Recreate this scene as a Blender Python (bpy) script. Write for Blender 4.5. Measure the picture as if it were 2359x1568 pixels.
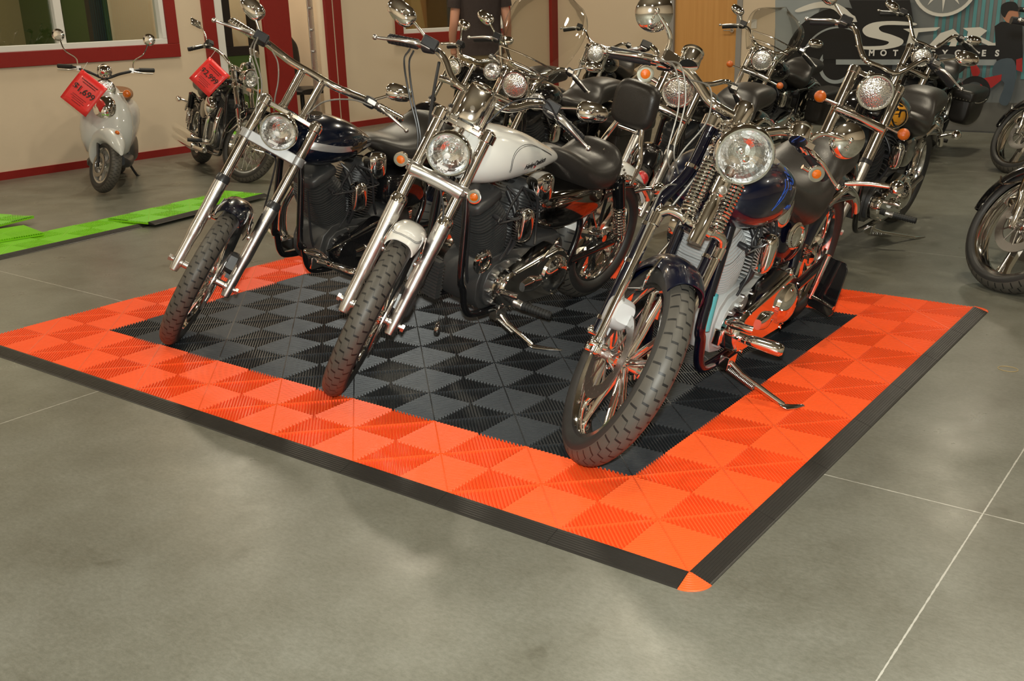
import bpy, math, random
from mathutils import Vector as V, Matrix as Mx
from mathutils.bvhtree import BVHTree
random.seed(7)
PI = math.pi
for o in list(bpy.data.objects): bpy.data.objects.remove(o)
SC = bpy.context.scene
COL = SC.collection

# ------------------------------------------------------------------ camera
CX, CY, CZ = 1.03313, -2.06240, 1.38808
YAW, PITCH, ROLL = 0.652469, -0.315731, -0.0295608
FPX = 2345.98
def cam_axes():
    f = V((-math.sin(YAW)*math.cos(PITCH), math.cos(YAW)*math.cos(PITCH), math.sin(PITCH)))
    r = V((math.cos(YAW), math.sin(YAW), 0)); u = r.cross(f)
    r2 = r*math.cos(ROLL)+u*math.sin(ROLL); u2 = -r*math.sin(ROLL)+u*math.cos(ROLL)
    return r2, u2, f
CR, CU, CF = cam_axes()
cam = bpy.data.cameras.new('camera'); cam.sensor_width = 36.0; cam.lens = 36.0*FPX/2359
cam.clip_start = .05; cam.clip_end = 100
co = bpy.data.objects.new('camera', cam); COL.objects.link(co)
co.matrix_world = Mx(((CR.x, CU.x, -CF.x, CX), (CR.y, CU.y, -CF.y, CY), (CR.z, CU.z, -CF.z, CZ), (0, 0, 0, 1)))
SC.camera = co
def ray(x, y): return CR*((x-1179.5)/FPX) - CU*((y-784)/FPX) + CF
def at(x, y, Y=None, X=None, Z=None, K=None):
    """a point of the place: where the sight line meets a given plane"""
    d = ray(x, y); c = V((CX, CY, CZ))
    if Y is not None: t = (Y-CY)/d.y
    elif X is not None: t = (X-CX)/d.x
    elif Z is not None: t = (Z-CZ)/d.z
    else: t = K
    return c+d*t

# ------------------------------------------------------------------ light and exposure
SC.view_settings.view_transform = 'Standard'
SC.view_settings.look = 'None'
SC.view_settings.gamma = 1
SC.view_settings.use_curve_mapping = False
SC.view_settings.exposure = 0.0
w = bpy.data.worlds.new('world'); SC.world = w; w.use_nodes = True
w.node_tree.nodes['Background'].inputs[0].default_value = (1, .85, .65, 1)
w.node_tree.nodes['Background'].inputs[1].default_value = .02
def light(name, kind, loc, power, col, size=.1, rot=None, size_y=None, spread=None):
    l = bpy.data.lights.new(name, kind); l.energy = power; l.color = col
    if kind == 'AREA':
        l.shape = 'DISK' if size_y is None else 'RECTANGLE'; l.size = size
        if size_y: l.size_y = size_y
        if spread: l.spread = spread
    elif kind == 'POINT' or kind == 'SPOT': l.shadow_soft_size = size
    o = bpy.data.objects.new(name, l); COL.objects.link(o); o.location = loc
    if rot: o.rotation_euler = rot
    return o
FLASH, LAMP = 440, 46
# the photographer's flash, just above the lens
light('flash', 'POINT', V((CX, CY, CZ))+CU*.13-CF*.02, FLASH, (.97, 1, .93), .034)
CEIL = 4.3
LAMPS = [(-7.9, 4.4), (-5.3, 4.4), (-2.6, 4.4), (.2, 4.4), (-7.9, 9.0), (-4.6, 9.0), (-1.3, 9.0), (3.0, 6.5),
         (-6.8, -.4), (-3.2, -1.0), (.6, .6), (3.6, -.6), (-4.6, -4.6), (-.4, -4.6), (3.8, -4.6)]
for i, (x, y) in enumerate(LAMPS):
    light('lamp_light', 'AREA', (x, y, CEIL-.43), LAMP, (1, .89, .68), .36)
light('office_light', 'AREA', (-10.3, 3.4, 2.9), 30, (1, .85, .6), 1.2)
light('office_light', 'AREA', (-10.3, 9.3, 2.9), 34, (1, .85, .6), 1.0)
light('hall_light', 'AREA', (-9.5, 6.2, 2.9), 30, (1, .86, .66), .6)

# ------------------------------------------------------------------ materials
def nodes(m): m.use_nodes = True; return m.node_tree, m.node_tree.nodes['Principled BSDF']
def mat(name, col, rough=.5, metal=0, coat=0, var=.08, nscale=30, bump=0, bscale=200, bdist=.001, spec=.5,
        emit=None, trans=0, ior=1.45, col2=None, sheen=0, flake=None):
    m = bpy.data.materials.new(name); nt, b = nodes(m)
    b.inputs['Base Color'].default_value = (*col, 1); b.inputs['Metallic'].default_value = metal
    b.inputs['Coat Weight'].default_value = coat; b.inputs['Coat Roughness'].default_value = .03
    b.inputs['Specular IOR Level'].default_value = spec
    b.inputs['Transmission Weight'].default_value = trans; b.inputs['IOR'].default_value = ior
    tc = nt.nodes.new('ShaderNodeTexCoord'); n = nt.nodes.new('ShaderNodeTexNoise'); n.inputs['Scale'].default_value = nscale
    n.inputs['Detail'].default_value = 4
    nt.links.new(tc.outputs['Object'], n.inputs['Vector'])
    mr = nt.nodes.new('ShaderNodeMapRange'); mr.inputs[3].default_value = max(0, rough*(1-var*2)); mr.inputs[4].default_value = min(1, rough*(1+var*2))
    nt.links.new(n.outputs['Fac'], mr.inputs[0]); nt.links.new(mr.outputs[0], b.inputs['Roughness'])
    if col2:
        mx = nt.nodes.new('ShaderNodeMix'); mx.data_type = 'RGBA'; mx.inputs[6].default_value = (*col, 1); mx.inputs[7].default_value = (*col2, 1)
        nt.links.new(n.outputs['Fac'], mx.inputs[0]); nt.links.new(mx.outputs[2], b.inputs['Base Color'])
    if bump:
        n2 = nt.nodes.new('ShaderNodeTexNoise'); n2.inputs['Scale'].default_value = bscale; nt.links.new(tc.outputs['Object'], n2.inputs['Vector'])
        bp = nt.nodes.new('ShaderNodeBump'); bp.inputs['Strength'].default_value = bump; bp.inputs['Distance'].default_value = bdist
        nt.links.new(n2.outputs['Fac'], bp.inputs['Height']); nt.links.new(bp.outputs[0], b.inputs['Normal'])
    if emit: b.inputs['Emission Color'].default_value = (*emit[0], 1); b.inputs['Emission Strength'].default_value = emit[1]
    return m
CHROME = mat('chrome', (.95, .94, .92), .07, 1)
CHROME2 = mat('worn_chrome', (.88, .86, .82), .11, 1)
ALU = mat('satin_aluminium', (.66, .65, .64), .3, 1, var=.15)
ALUP = mat('silver_powder_coat', (.50, .51, .52), .45, .25, bump=.2, bscale=900)
GREYENG = mat('light_grey_engine_coat', (.46, .47, .47), .42, .1, bump=.3, bscale=900)
BLKENG = mat('black_wrinkle_engine_coat', (.060, .060, .060), .36, .35, bump=.4, bscale=900)
BLKGLOSS = mat('gloss_black_paint', (.006, .006, .007), .12, 0, coat=1)
BLKPLAS = mat('black_plastic', (.02, .02, .022), .35)
BLUEPAINT = mat('deep_blue_metallic_paint', (.001, .0035, .018), .3, .3, coat=1)
MIDNIGHT = mat('midnight_blue_black_paint', (.004, .007, .018), .2, .3, coat=1)
FRAMEBLUE = mat('dark_blue_frame_paint', (.002, .0025, .009), .2, .2, coat=1)
SILVERPAINT = mat('silver_paint', (.55, .55, .56), .3, .7, coat=1)
PEARL = mat('pearl_white_paint', (.80, .795, .76), .25, 0, coat=1)
SCOOTWHITE = mat('scooter_white_paint', (.50, .51, .50), .3, 0, coat=.7)
LEATHER = mat('black_leather', (.022, .019, .017), .36, 0, bump=.35, bscale=260, bdist=.0015)
RUBBER = mat('black_rubber', (.018, .018, .018), .55, bump=.2, bscale=500)
CAST = mat('dark_cast_metal', (.12, .12, .12), .4, .7)
GREYCLAMP = mat('grey_anodised_clamp', (.30, .30, .30), .42, .6)
STEEL = mat('brushed_steel_disc', (.35, .33, .31), .3, 1, bump=.3, bscale=600)
AMBER = mat('amber_lens_plastic', (.60, .12, .003), .12, 0, coat=1, bump=.6, bscale=220, bdist=.003)
REDLENS = mat('red_lens_plastic', (.55, .01, .01), .15, 0, coat=1, bump=.5, bscale=220, bdist=.003)
REDPAINT = mat('red_paint', (.45, .02, .012), .3, 0, coat=.8)
FLAMEPAINT = mat('yellow_flame_paint', (.75, .33, .02), .25, 0, coat=1)
DARKRED = mat('dark_red_paint', (.045, .004, .003), .2, 0, coat=1)
PIN = mat('pinstripe_dark', (.05, .05, .05), .3)
PINBLUE = mat('blue_outline_paint', (.02, .08, .42), .3, coat=1)
BRAID = mat('braided_cable', (.26, .25, .23), .4, .8, bump=.5, bscale=900)
TEAL = mat('teal_sticker', (.10, .42, .46), .5)
WHITEPRINT = mat('white_print', (.75, .75, .74), .5)
BLACKPRINT = mat('black_print', (.012, .012, .012), .5)
REDPRINT = mat('red_print', (.6, .02, .02), .5)
MIRROR = mat('mirror_glass', (.5, .5, .48), .02, 1)
TAG = mat('red_card', (.86, .035, .035), .35, 0, coat=.6)
ORANGE = mat('orange_plastic', (.88, .105, .020), .34, 0, var=.1, spec=.5)
BLACKTILE = mat('black_tile_plastic', (.021, .024, .028), .38, 0, var=.1)
RAMPBLK = mat('black_ramp_plastic', (.020, .018, .016), .42, 0)
GREEN = mat('green_plastic', (.22, .60, .012), .36, 0)
GOLD = mat('bronze_emblem', (.22, .15, .08), .3, .9)
WHITEV = mat('white_vinyl', (.72, .71, .68), .4, bump=.05)
REDTRIM = mat('dark_red_trim_paint', (.22, .010, .008), .45, var=.05, col2=(.26, .014, .010))
OLIVE = mat('olive_office_wall', (.30, .25, .13), .8, col2=(.33, .28, .15), bump=.1)
GREENW = mat('green_door_paint', (.045, .085, .015), .5, col2=(.055, .10, .02))
DARKDOOR = mat('dark_brown_door_frame', (.015, .010, .008), .4)
SKIN = mat('skin', (.50, .24, .15), .5, bump=.1, bscale=300, col2=(.54, .27, .18))
SHIRT = mat('dark_brown_shirt_cloth', (.035, .024, .022), .85, bump=.5, bscale=120, bdist=.004)
KHAKI = mat('khaki_cloth', (.20, .15, .08), .85, bump=.5, bscale=120, bdist=.004)
HAIR = mat('brown_hair', (.04, .02, .012), .6, bump=.8, bscale=300)
LAMPM = mat('lamp_diffuser', (.9, .85, .7), .5, emit=((1, .78, .50), 9))
REFL = mat('lamp_shade_metal', (.25, .22, .18), .4, .6)

def glass(name, tint=(1, 1, 1), rough=.0, f=.9):
    m = bpy.data.materials.new(name); nt, b = nodes(m); nt.nodes.remove(b)
    out = nt.nodes['Material Output']; t = nt.nodes.new('ShaderNodeBsdfTransparent'); t.inputs[0].default_value = (*tint, 1)
    g = nt.nodes.new('ShaderNodeBsdfGlossy'); g.inputs['Roughness'].default_value = rough
    lw = nt.nodes.new('ShaderNodeLayerWeight'); lw.inputs[0].default_value = .25
    n = nt.nodes.new('ShaderNodeTexNoise'); n.inputs['Scale'].default_value = 3
    ma = nt.nodes.new('ShaderNodeMath'); ma.operation = 'MULTIPLY_ADD'; ma.inputs[1].default_value = f; ma.inputs[2].default_value = .05
    nt.links.new(lw.outputs['Fresnel'], ma.inputs[0])
    mr = nt.nodes.new('ShaderNodeMapRange'); mr.inputs[3].default_value = rough; mr.inputs[4].default_value = rough+.01
    nt.links.new(n.outputs['Fac'], mr.inputs[0]); nt.links.new(mr.outputs[0], g.inputs['Roughness'])
    mx = nt.nodes.new('ShaderNodeMixShader'); nt.links.new(ma.outputs[0], mx.inputs[0])
    nt.links.new(t.outputs[0], mx.inputs[1]); nt.links.new(g.outputs[0], mx.inputs[2]); nt.links.new(mx.outputs[0], out.inputs[0])
    return m
GLASS = glass('window_glass', (.93, .95, .9))
SHIELD = glass('clear_windshield', (.985, .985, .97), .0, .5)

def lens_mat():
    m = mat('headlight_reflector', (.95, .96, .97), .16, .92)
    nt = m.node_tree; b = nt.nodes['Principled BSDF']
    tc = nt.nodes.new('ShaderNodeTexCoord'); vo = nt.nodes.new('ShaderNodeTexVoronoi'); vo.inputs['Scale'].default_value = 120
    nt.links.new(tc.outputs['Object'], vo.inputs['Vector'])
    bp = nt.nodes.new('ShaderNodeBump'); bp.inputs['Strength'].default_value = .5; bp.inputs['Distance'].default_value = .004
    nt.links.new(vo.outputs['Distance'], bp.inputs['Height']); nt.links.new(bp.outputs[0], b.inputs['Normal'])
    return m
REFLECT = lens_mat()
BOWL = mat('headlamp_bowl', (.98, .99, 1.0), .15, 1, bump=.35, bscale=90, bdist=.003)
CLEARLENS = glass('headlamp_glass', (.97, .98, .98), .02, .55)

def tyre_mat():
    """worn grey-brown tread blocks with zigzag grooves painted dark for dirt and shade (u runs round the wheel, v across)"""
    m = bpy.data.materials.new('tyre_rubber'); nt, b = nodes(m); L = nt.links
    uv = nt.nodes.new('ShaderNodeUVMap'); uv.uv_map = 'UVMap'; sx = nt.nodes.new('ShaderNodeSeparateXYZ'); L.new(uv.outputs[0], sx.inputs[0])
    def M(op, a, b2=None, c=None):
        n = nt.nodes.new('ShaderNodeMath'); n.operation = op
        for i, x in enumerate((a, b2, c)):
            if x is None: continue
            if isinstance(x, (int, float)): n.inputs[i].default_value = x
            else: L.new(x, n.inputs[i])
        return n.outputs[0]
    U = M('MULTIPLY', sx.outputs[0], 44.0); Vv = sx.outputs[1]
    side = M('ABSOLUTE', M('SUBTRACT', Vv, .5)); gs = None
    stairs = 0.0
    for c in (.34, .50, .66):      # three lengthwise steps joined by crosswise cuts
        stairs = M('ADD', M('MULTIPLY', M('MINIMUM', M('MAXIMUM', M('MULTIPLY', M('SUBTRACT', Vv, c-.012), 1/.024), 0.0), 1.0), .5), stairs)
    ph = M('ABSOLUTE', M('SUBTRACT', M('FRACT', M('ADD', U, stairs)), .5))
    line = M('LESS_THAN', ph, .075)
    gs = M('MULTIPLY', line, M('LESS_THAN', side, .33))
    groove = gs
    tread = M('LESS_THAN', side, .345)
    tc = nt.nodes.new('ShaderNodeTexCoord'); n = nt.nodes.new('ShaderNodeTexNoise'); n.inputs['Scale'].default_value = 25; L.new(tc.outputs['Object'], n.inputs['Vector'])
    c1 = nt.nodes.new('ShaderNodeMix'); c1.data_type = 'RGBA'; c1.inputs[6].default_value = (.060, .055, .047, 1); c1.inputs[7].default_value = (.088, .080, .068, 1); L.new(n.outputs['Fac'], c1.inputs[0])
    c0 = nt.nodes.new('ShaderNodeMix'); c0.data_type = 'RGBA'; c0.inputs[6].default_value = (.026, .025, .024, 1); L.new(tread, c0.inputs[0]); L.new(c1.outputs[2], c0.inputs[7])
    c2 = nt.nodes.new('ShaderNodeMix'); c2.data_type = 'RGBA'; L.new(groove, c2.inputs[0]); L.new(c0.outputs[2], c2.inputs[6]); c2.inputs[7].default_value = (.010, .010, .010, 1)  # near-black groove colour puts in dirt and the shade inside the cuts
    L.new(c2.outputs[2], b.inputs['Base Color']); b.inputs['Roughness'].default_value = .5
    bp = nt.nodes.new('ShaderNodeBump'); bp.inputs['Strength'].default_value = .8; bp.inputs['Distance'].default_value = .004; bp.invert = True
    L.new(groove, bp.inputs['Height']); L.new(bp.outputs[0], b.inputs['Normal'])
    return m
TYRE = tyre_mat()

def concrete():
    m = bpy.data.materials.new('polished_concrete'); nt, b = nodes(m); L = nt.links
    tc = nt.nodes.new('ShaderNodeTexCoord')
    def noise(s, d=6, r=.6, st=(1, 1, 1)):
        mp = nt.nodes.new('ShaderNodeMapping'); mp.inputs['Scale'].default_value = st; L.new(tc.outputs['Object'], mp.inputs[0])
        n = nt.nodes.new('ShaderNodeTexNoise'); n.inputs['Scale'].default_value = s; n.inputs['Detail'].default_value = d; n.inputs['Roughness'].default_value = r
        L.new(mp.outputs[0], n.inputs['Vector']); return n.outputs['Fac']
    def ramp(x, pts):
        r = nt.nodes.new('ShaderNodeValToRGB'); L.new(x, r.inputs[0])
        while len(r.color_ramp.elements) < len(pts): r.color_ramp.elements.new(.5)
        for e, (p, c) in zip(r.color_ramp.elements, pts): e.position = p; e.color = (*c, 1)
        return r.outputs[0]
    def mix(a, b2, f, mode='MIX'):
        x = nt.nodes.new('ShaderNodeMix'); x.data_type = 'RGBA'; x.blend_type = mode
        if isinstance(f, (int, float)): x.inputs[0].default_value = f
        else: L.new(f, x.inputs[0])
        L.new(a, x.inputs[6])
        if isinstance(b2, tuple): x.inputs[7].default_value = (*b2, 1)
        else: L.new(b2, x.inputs[7])
        return x.outputs[2]
    base = ramp(noise(2.1, 10, .68), [(.3, (.126, .122, .095)), (.5, (.164, .162, .133)), (.7, (.204, .204, .174))])
    fine = ramp(noise(55, 10, .8, (1, 1.6, 1)), [(.38, (.66, .66, .64)), (.60, (1, 1, 1))])
    c = mix(base, fine, .75, 'MULTIPLY')
    spots = ramp(noise(4.5, 3, .5), [(.27, (.68, .66, .62)), (.36, (1, 1, 1))])
    c = mix(c, spots, .8, 'MULTIPLY')
    sc = ramp(noise(9, 2, .4, (.25, 2.2, 1)), [(.496, (1, 1, 1)), (.5, (.84, .83, .80)), (.504, (1, 1, 1))])
    c = mix(c, sc, .5, 'MULTIPLY')
    # saw-cut joints on a 3.07 m grid
    sp = nt.nodes.new('ShaderNodeSeparateXYZ'); L.new(tc.outputs['Object'], sp.inputs[0]); wob = noise(40, 2)
    j = None
    for k, o in ((0, .52), (1, .765)):
        a = nt.nodes.new('ShaderNodeMath'); a.operation = 'ADD'; L.new(sp.outputs[k], a.inputs[0]); a.inputs[1].default_value = 30.7+1.535-o
        mo = nt.nodes.new('ShaderNodeMath'); mo.operation = 'MODULO'; L.new(a.outputs[0], mo.inputs[0]); mo.inputs[1].default_value = 3.07
        s = nt.nodes.new('ShaderNodeMath'); s.operation = 'SUBTRACT'; L.new(mo.outputs[0], s.inputs[0]); s.inputs[1].default_value = 1.535
        ab = nt.nodes.new('ShaderNodeMath'); ab.operation = 'ABSOLUTE'; L.new(s.outputs[0], ab.inputs[0])
        wa = nt.nodes.new('ShaderNodeMath'); wa.operation = 'MULTIPLY'; L.new(wob, wa.inputs[0]); wa.inputs[1].default_value = .0042
        lt = nt.nodes.new('ShaderNodeMath'); lt.operation = 'LESS_THAN'; L.new(ab.outputs[0], lt.inputs[0]); L.new(wa.outputs[0], lt.inputs[1])
        if j is None: j = lt.outputs[0]
        else:
            mxx = nt.nodes.new('ShaderNodeMath'); mxx.operation = 'MAXIMUM'; L.new(j, mxx.inputs[0]); L.new(lt.outputs[0], mxx.inputs[1]); j = mxx.outputs[0]
    c = mix(c, (.42, .41, .37), j)
    L.new(c, b.inputs['Base Color'])
    mr = nt.nodes.new('ShaderNodeMapRange'); L.new(noise(5, 6, .6), mr.inputs[0]); mr.inputs[3].default_value = .20; mr.inputs[4].default_value = .42
    L.new(mr.outputs[0], b.inputs['Roughness']); b.inputs['Specular IOR Level'].default_value = .30
    return m
CONCRETE = concrete()
def wallmat(name, c1, c2):
    return mat(name, c1, .75, 0, nscale=1.2, col2=c2, bump=.15, bscale=140, bdist=.002)
BEIGE = wallmat('beige_wall_paint', (.64, .53, .395), (.68, .565, .425))
CEILM = wallmat('brown_ceiling', (.10, .075, .045), (.12, .09, .055))
def woodmat():
    m = mat('honey_wood_veneer', (.42, .20, .06), .4); nt = m.node_tree; b = nt.nodes['Principled BSDF']
    tc = nt.nodes.new('ShaderNodeTexCoord'); mp = nt.nodes.new('ShaderNodeMapping'); mp.inputs['Scale'].default_value = (14, 14, .6)
    n = nt.nodes.new('ShaderNodeTexNoise'); n.inputs['Scale'].default_value = 1.6; n.inputs['Detail'].default_value = 6
    nt.links.new(tc.outputs['Object'], mp.inputs[0]); nt.links.new(mp.outputs[0], n.inputs['Vector'])
    mx = nt.nodes.new('ShaderNodeMix'); mx.data_type = 'RGBA'; mx.inputs[6].default_value = (.50, .24, .065, 1); mx.inputs[7].default_value = (.68, .37, .13, 1)
    nt.links.new(n.outputs['Fac'], mx.inputs[0]); nt.links.new(mx.outputs[2], b.inputs['Base Color']); return m
WOOD = woodmat()

# ------------------------------------------------------------------ mesh builder
def cr(pts, k=6, closed=False):
    """Catmull-Rom through points (any dimension)"""
    P = [tuple(p) for p in pts]; n = len(P); out = []
    if n < 3 or k <= 1: return P
    rng = n if closed else n-1
    for i in range(rng):
        if closed: a, b, c, d = P[(i-1) % n], P[i], P[(i+1) % n], P[(i+2) % n]
        else:
            b, c = P[i], P[i+1]
            a = P[i-1] if i else tuple(2*x-y for x, y in zip(b, c)); d = P[i+2] if i+2 < n else tuple(2*y-x for x, y in zip(b, c))
        for j in range(k):
            t = j/k
            out.append(tuple(.5*((2*q)+(-p+r)*t+(2*p-5*q+4*r-s)*t*t+(-p+3*q-3*r+s)*t**3) for p, q, r, s in zip(a, b, c, d)))
    if not closed: out.append(P[-1])
    return out
def frame_of(d):
    d = V(d).normalized(); a = V((0, 0, 1)) if abs(d.z) < .9 else V((1, 0, 0))
    u = d.cross(a).normalized(); return u, d.cross(u), d
class MB:
    def __init__(s, M=None): s.v = []; s.f = []; s.mi = []; s.M = M; s.cur = 0; s.uv = None
    def add(s, vs, fs):
        o = len(s.v)
        if s.M is None: s.v += [tuple(v) for v in vs]
        else: s.v += [tuple(s.M @ V(v)) for v in vs]
        s.f += [tuple(i+o for i in f) for f in fs]; s.mi += [s.cur]*len(fs); return s
    def rings(s, R, closed=False, caps=True):
        n = len(R[0]); vs = [p for r in R for p in r]; fs = []
        m = len(R)
        for i in range(m if closed else m-1):
            a = i*n; b = ((i+1) % m)*n
            for j in range(n): fs.append((a+j, a+(j+1) % n, b+(j+1) % n, b+j))
        if caps and not closed: fs.append(tuple(range(n-1, -1, -1))); fs.append(tuple(range((m-1)*n, m*n)))
        return s.add(vs, fs)
    def tube(s, pts, r, n=12, k=1, closed=False, caps=True, flat=1.0):
        rr = None
        if isinstance(r, (list, tuple)):
            q = cr([(*p, x) for p, x in zip(pts, r)], k, closed); P = [V(p[:3]) for p in q]; rr = [p[3] for p in q]
        else: P = [V(p) for p in cr(pts, k, closed)]; rr = [r]*len(P)
        R = []; u = None; m = len(P)
        for i, p in enumerate(P):
            if closed: d = P[(i+1) % m]-P[i-1]
            else: d = (P[min(i+1, m-1)]-P[max(i-1, 0)])
            if d.length < 1e-9: d = V((0, 0, 1))
            d.normalize()
            if u is None: u = frame_of(d)[0]
            else: u = (u-d*u.dot(d)); u = u.normalized() if u.length > 1e-6 else frame_of(d)[0]
            w_ = d.cross(u)
            R.append([p+(u*math.cos(2*PI*j/n)+w_*math.sin(2*PI*j/n)*flat)*rr[i] for j in range(n)])
        return s.rings(R, closed, caps)
    def cyl(s, a, b, r, r2=None, n=24): return s.lathe([(r, 0), (r if r2 is None else r2, (V(b)-V(a)).length)], a, V(b)-V(a), n)
    def lathe(s, prof, o, d, n=32, closed=False, sx=1.0, arc=None, caps=True):
        u, w_, d = frame_of(d); o = V(o); R = []
        for (r, h) in prof: R.append([o+d*h+(u*math.cos(2*PI*j/n)*sx+w_*math.sin(2*PI*j/n))*max(r, 1e-5) for j in range(n)])
        return s.rings(R, closed, caps)
    def ball(s, c, r, n=16, d=(0, 0, 1), sq=1.0):
        m = n//2; return s.lathe([(r*math.sin(PI*i/m), -r*sq*math.cos(PI*i/m)) for i in range(m+1)], c, d, n)
    def box(s, c, size, rot=None):
        h = [x/2 for x in size]; vs = []
        for x in (-1, 1):
            for y in (-1, 1):
                for z in (-1, 1):
                    p = V((x*h[0], y*h[1], z*h[2]))
                    if rot is not None: p = rot @ p
                    vs.append(p+V(c))
        return s.add(vs, [(0, 1, 3, 2), (4, 6, 7, 5), (0, 4, 5, 1), (2, 3, 7, 6), (0, 2, 6, 4), (1, 5, 7, 3)])
    def bx(s, x0, x1, y0, y1, z0, z1): return s.box(((x0+x1)/2, (y0+y1)/2, (z0+z1)/2), (x1-x0, y1-y0, z1-z0))
    def prism(s, poly, o, ux, uy, d):
        o, ux, uy, d = V(o), V(ux), V(uy), V(d); a = [o+ux*x+uy*y for x, y in poly]; n = len(a)
        return s.add(a+[p+d for p in a], [tuple(range(n-1, -1, -1)), tuple(range(n, 2*n))]+[(i, (i+1) % n, n+(i+1) % n, n+i) for i in range(n)])
    def plate(s, poly, o, ux, uy, th): 
        d = V(ux).cross(V(uy)).normalized()*th; return s.prism(poly, o, ux, uy, d)
    def loft(s, secs, n=28, k=5, axis='x'):
        """secs: (x, ztop, zbot, halfwidth, exponent, ycentre)"""
        q = cr([(a[0], a[1], a[2], a[3], a[4] if len(a) > 4 else 2.4, a[5] if len(a) > 5 else 0) for a in secs], k); R = []
        for (x, zt, zb, hw, e, yc) in q:
            zc = (zt+zb)/2; hh = max((zt-zb)/2, 1e-4); hw = max(hw, 1e-4); ring = []
            for j in range(n):
                t = 2*PI*j/n; c, si = math.cos(t), math.sin(t)
                ring.append((x, yc+hw*math.copysign(abs(c)**(2/e), c), zc+hh*math.copysign(abs(si)**(2/e), si)))
            R.append(ring)
        return s.rings(R)
    def torus(s, c, d, R, r, n=48, m=10, arc=(0, 2*PI)):
        u, w_, d = frame_of(d); c = V(c); full = abs(arc[1]-arc[0]-2*PI) < 1e-6
        pts = [c+(u*math.cos(t)+w_*math.sin(t))*R for t in [arc[0]+(arc[1]-arc[0])*i/(n if full else n-1) for i in range(n)]]
        return s.tube(pts, r, m, 1, full)
    def build(s, name, m, parent=None, bevel=0, ang=40, label=None, sub=0, thick=0, weld=False):
        me = bpy.data.meshes.new(name); me.from_pydata(s.v, [], s.f)
        ms = m if isinstance(m, (list, tuple)) else [m]
        for x in ms: me.materials.append(x)
        if len(ms) > 1: me.polygons.foreach_set('material_index', s.mi)
        me.update(); me.shade_smooth()
        import bmesh
        b = bmesh.new(); b.from_mesh(me)
        if weld: bmesh.ops.remove_doubles(b, verts=b.verts, dist=1e-5)
        bmesh.ops.recalc_face_normals(b, faces=b.faces); b.to_mesh(me); b.free()
        if s.uv:
            l = me.uv_layers.new(name='UVMap')
            for p in me.polygons:
                us = [s.uv[me.loops[i].vertex_index] for i in p.loop_indices]; hi = max(x[0] for x in us)
                for i, (a, c) in zip(p.loop_indices, us): l.data[i].uv = (a+1 if hi > .8 and a < .2 else a, c)
        me.set_sharp_from_angle(angle=math.radians(ang))
        o = bpy.data.objects.new(name, me); COL.objects.link(o)
        if parent is not None: o.parent = parent
        if label: o['label'] = label
        if thick: x = o.modifiers.new('solid', 'SOLIDIFY'); x.thickness = thick; x.offset = 0
        if bevel: x = o.modifiers.new('bevel', 'BEVEL'); x.width = bevel; x.segments = 2; x.limit_method = 'ANGLE'; x.angle_limit = math.radians(35)
        if sub: x = o.modifiers.new('sub', 'SUBSURF'); x.levels = x.render_levels = sub
        return o
def empty(name, label, cat, loc=(0, 0, 0), rz=0, group=None, M=None):
    o = bpy.data.objects.new(name, None); COL.objects.link(o); o.empty_display_size = .1
    if M is not None: o.matrix_world = M
    else: o.location = loc; o.rotation_euler = (0, 0, rz)
    return tag(o, label, cat, group)
def tag(o, label, cat, group=None, kind=None):
    o['label'] = label; o['category'] = cat
    if group: o['group'] = group
    if kind: o['kind'] = kind
    return o
def struct(o): o['kind'] = 'structure'; return o
def text_obj(txt, size, M, m, name, parent=None, extr=.0006, spacing=1.0, shear=0, drop=None, bold=0, sx=1.0):
    """lettering as a thin raised mesh; local x along the line, y up, z out of the surface"""
    c = bpy.data.curves.new('t', 'FONT'); c.body = txt; c.size = size; c.extrude = extr; c.align_x = 'CENTER'; c.align_y = 'CENTER'
    c.space_character = spacing; c.shear = shear; c.offset = bold
    t = bpy.data.objects.new('t', c); COL.objects.link(t); bpy.context.view_layer.update()
    me = bpy.data.meshes.new_from_object(t.evaluated_get(bpy.context.evaluated_depsgraph_get())); bpy.data.objects.remove(t)
    for v in me.vertices:
        v.co.x *= sx; p = M @ v.co
        if drop: p = drop(p, v.co.z)
        v.co = p
    me.materials.clear(); me.materials.append(m)
    o = bpy.data.objects.new(name, me); COL.objects.link(o)
    if parent is not None: o.parent = parent
    return o
# ------------------------------------------------------------------ the room
WX, BY = -8.45, 11.7
m = MB(); m.add([(-8.45, -7, 0), (8, -7, 0), (8, BY, 0), (-8.45, BY, 0)], [(0, 1, 2, 3)]); struct(m.build('floor', CONCRETE))
m = MB(); m.bx(-12, 8.2, -7.2, BY+.2, CEIL, CEIL+.1); struct(m.build('ceiling', CEILM))
# left wall with its openings: window (y .6..4.6), green half-glass door, hall opening, second window
def wall_x(segs, th=.14):
    m = MB()
    for y0, y1, z0, z1 in segs: m.bx(WX-th, WX, y0, y1, z0, z1)
    return m
W1 = (.9, 4.60, 1.13, 2.3); W2 = (8.19, 10.38, 1.10, 2.3); OPA = (5.22, 5.89, 0, 2.15); OPB = (6.27, 6.85, 0, 2.15)
wl = wall_x([(-7, W1[0], 0, CEIL), (W1[0], W1[1], 0, W1[2]), (W1[0], W1[1], W1[3], CEIL), (W1[1], OPA[0], 0, CEIL),
             (OPA[0], OPA[1], OPA[3], CEIL), (OPA[1], OPB[0], 0, CEIL), (OPB[0], OPB[1], OPB[3], CEIL), (OPB[1], W2[0], 0, CEIL),
             (W2[0], W2[1], 0, W2[2]), (W2[0], W2[1], W2[3], CEIL), (W2[1], BY, 0, CEIL)])
struct(wl.build('wall_left', BEIGE))
m = MB(); m.bx(-8.45, -6.42, BY, BY+.14, 0, CEIL); m.bx(-5.32, 8, BY, BY+.14, 0, CEIL); m.bx(-6.42, -5.32, BY, BY+.14, 2.12, CEIL)
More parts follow.
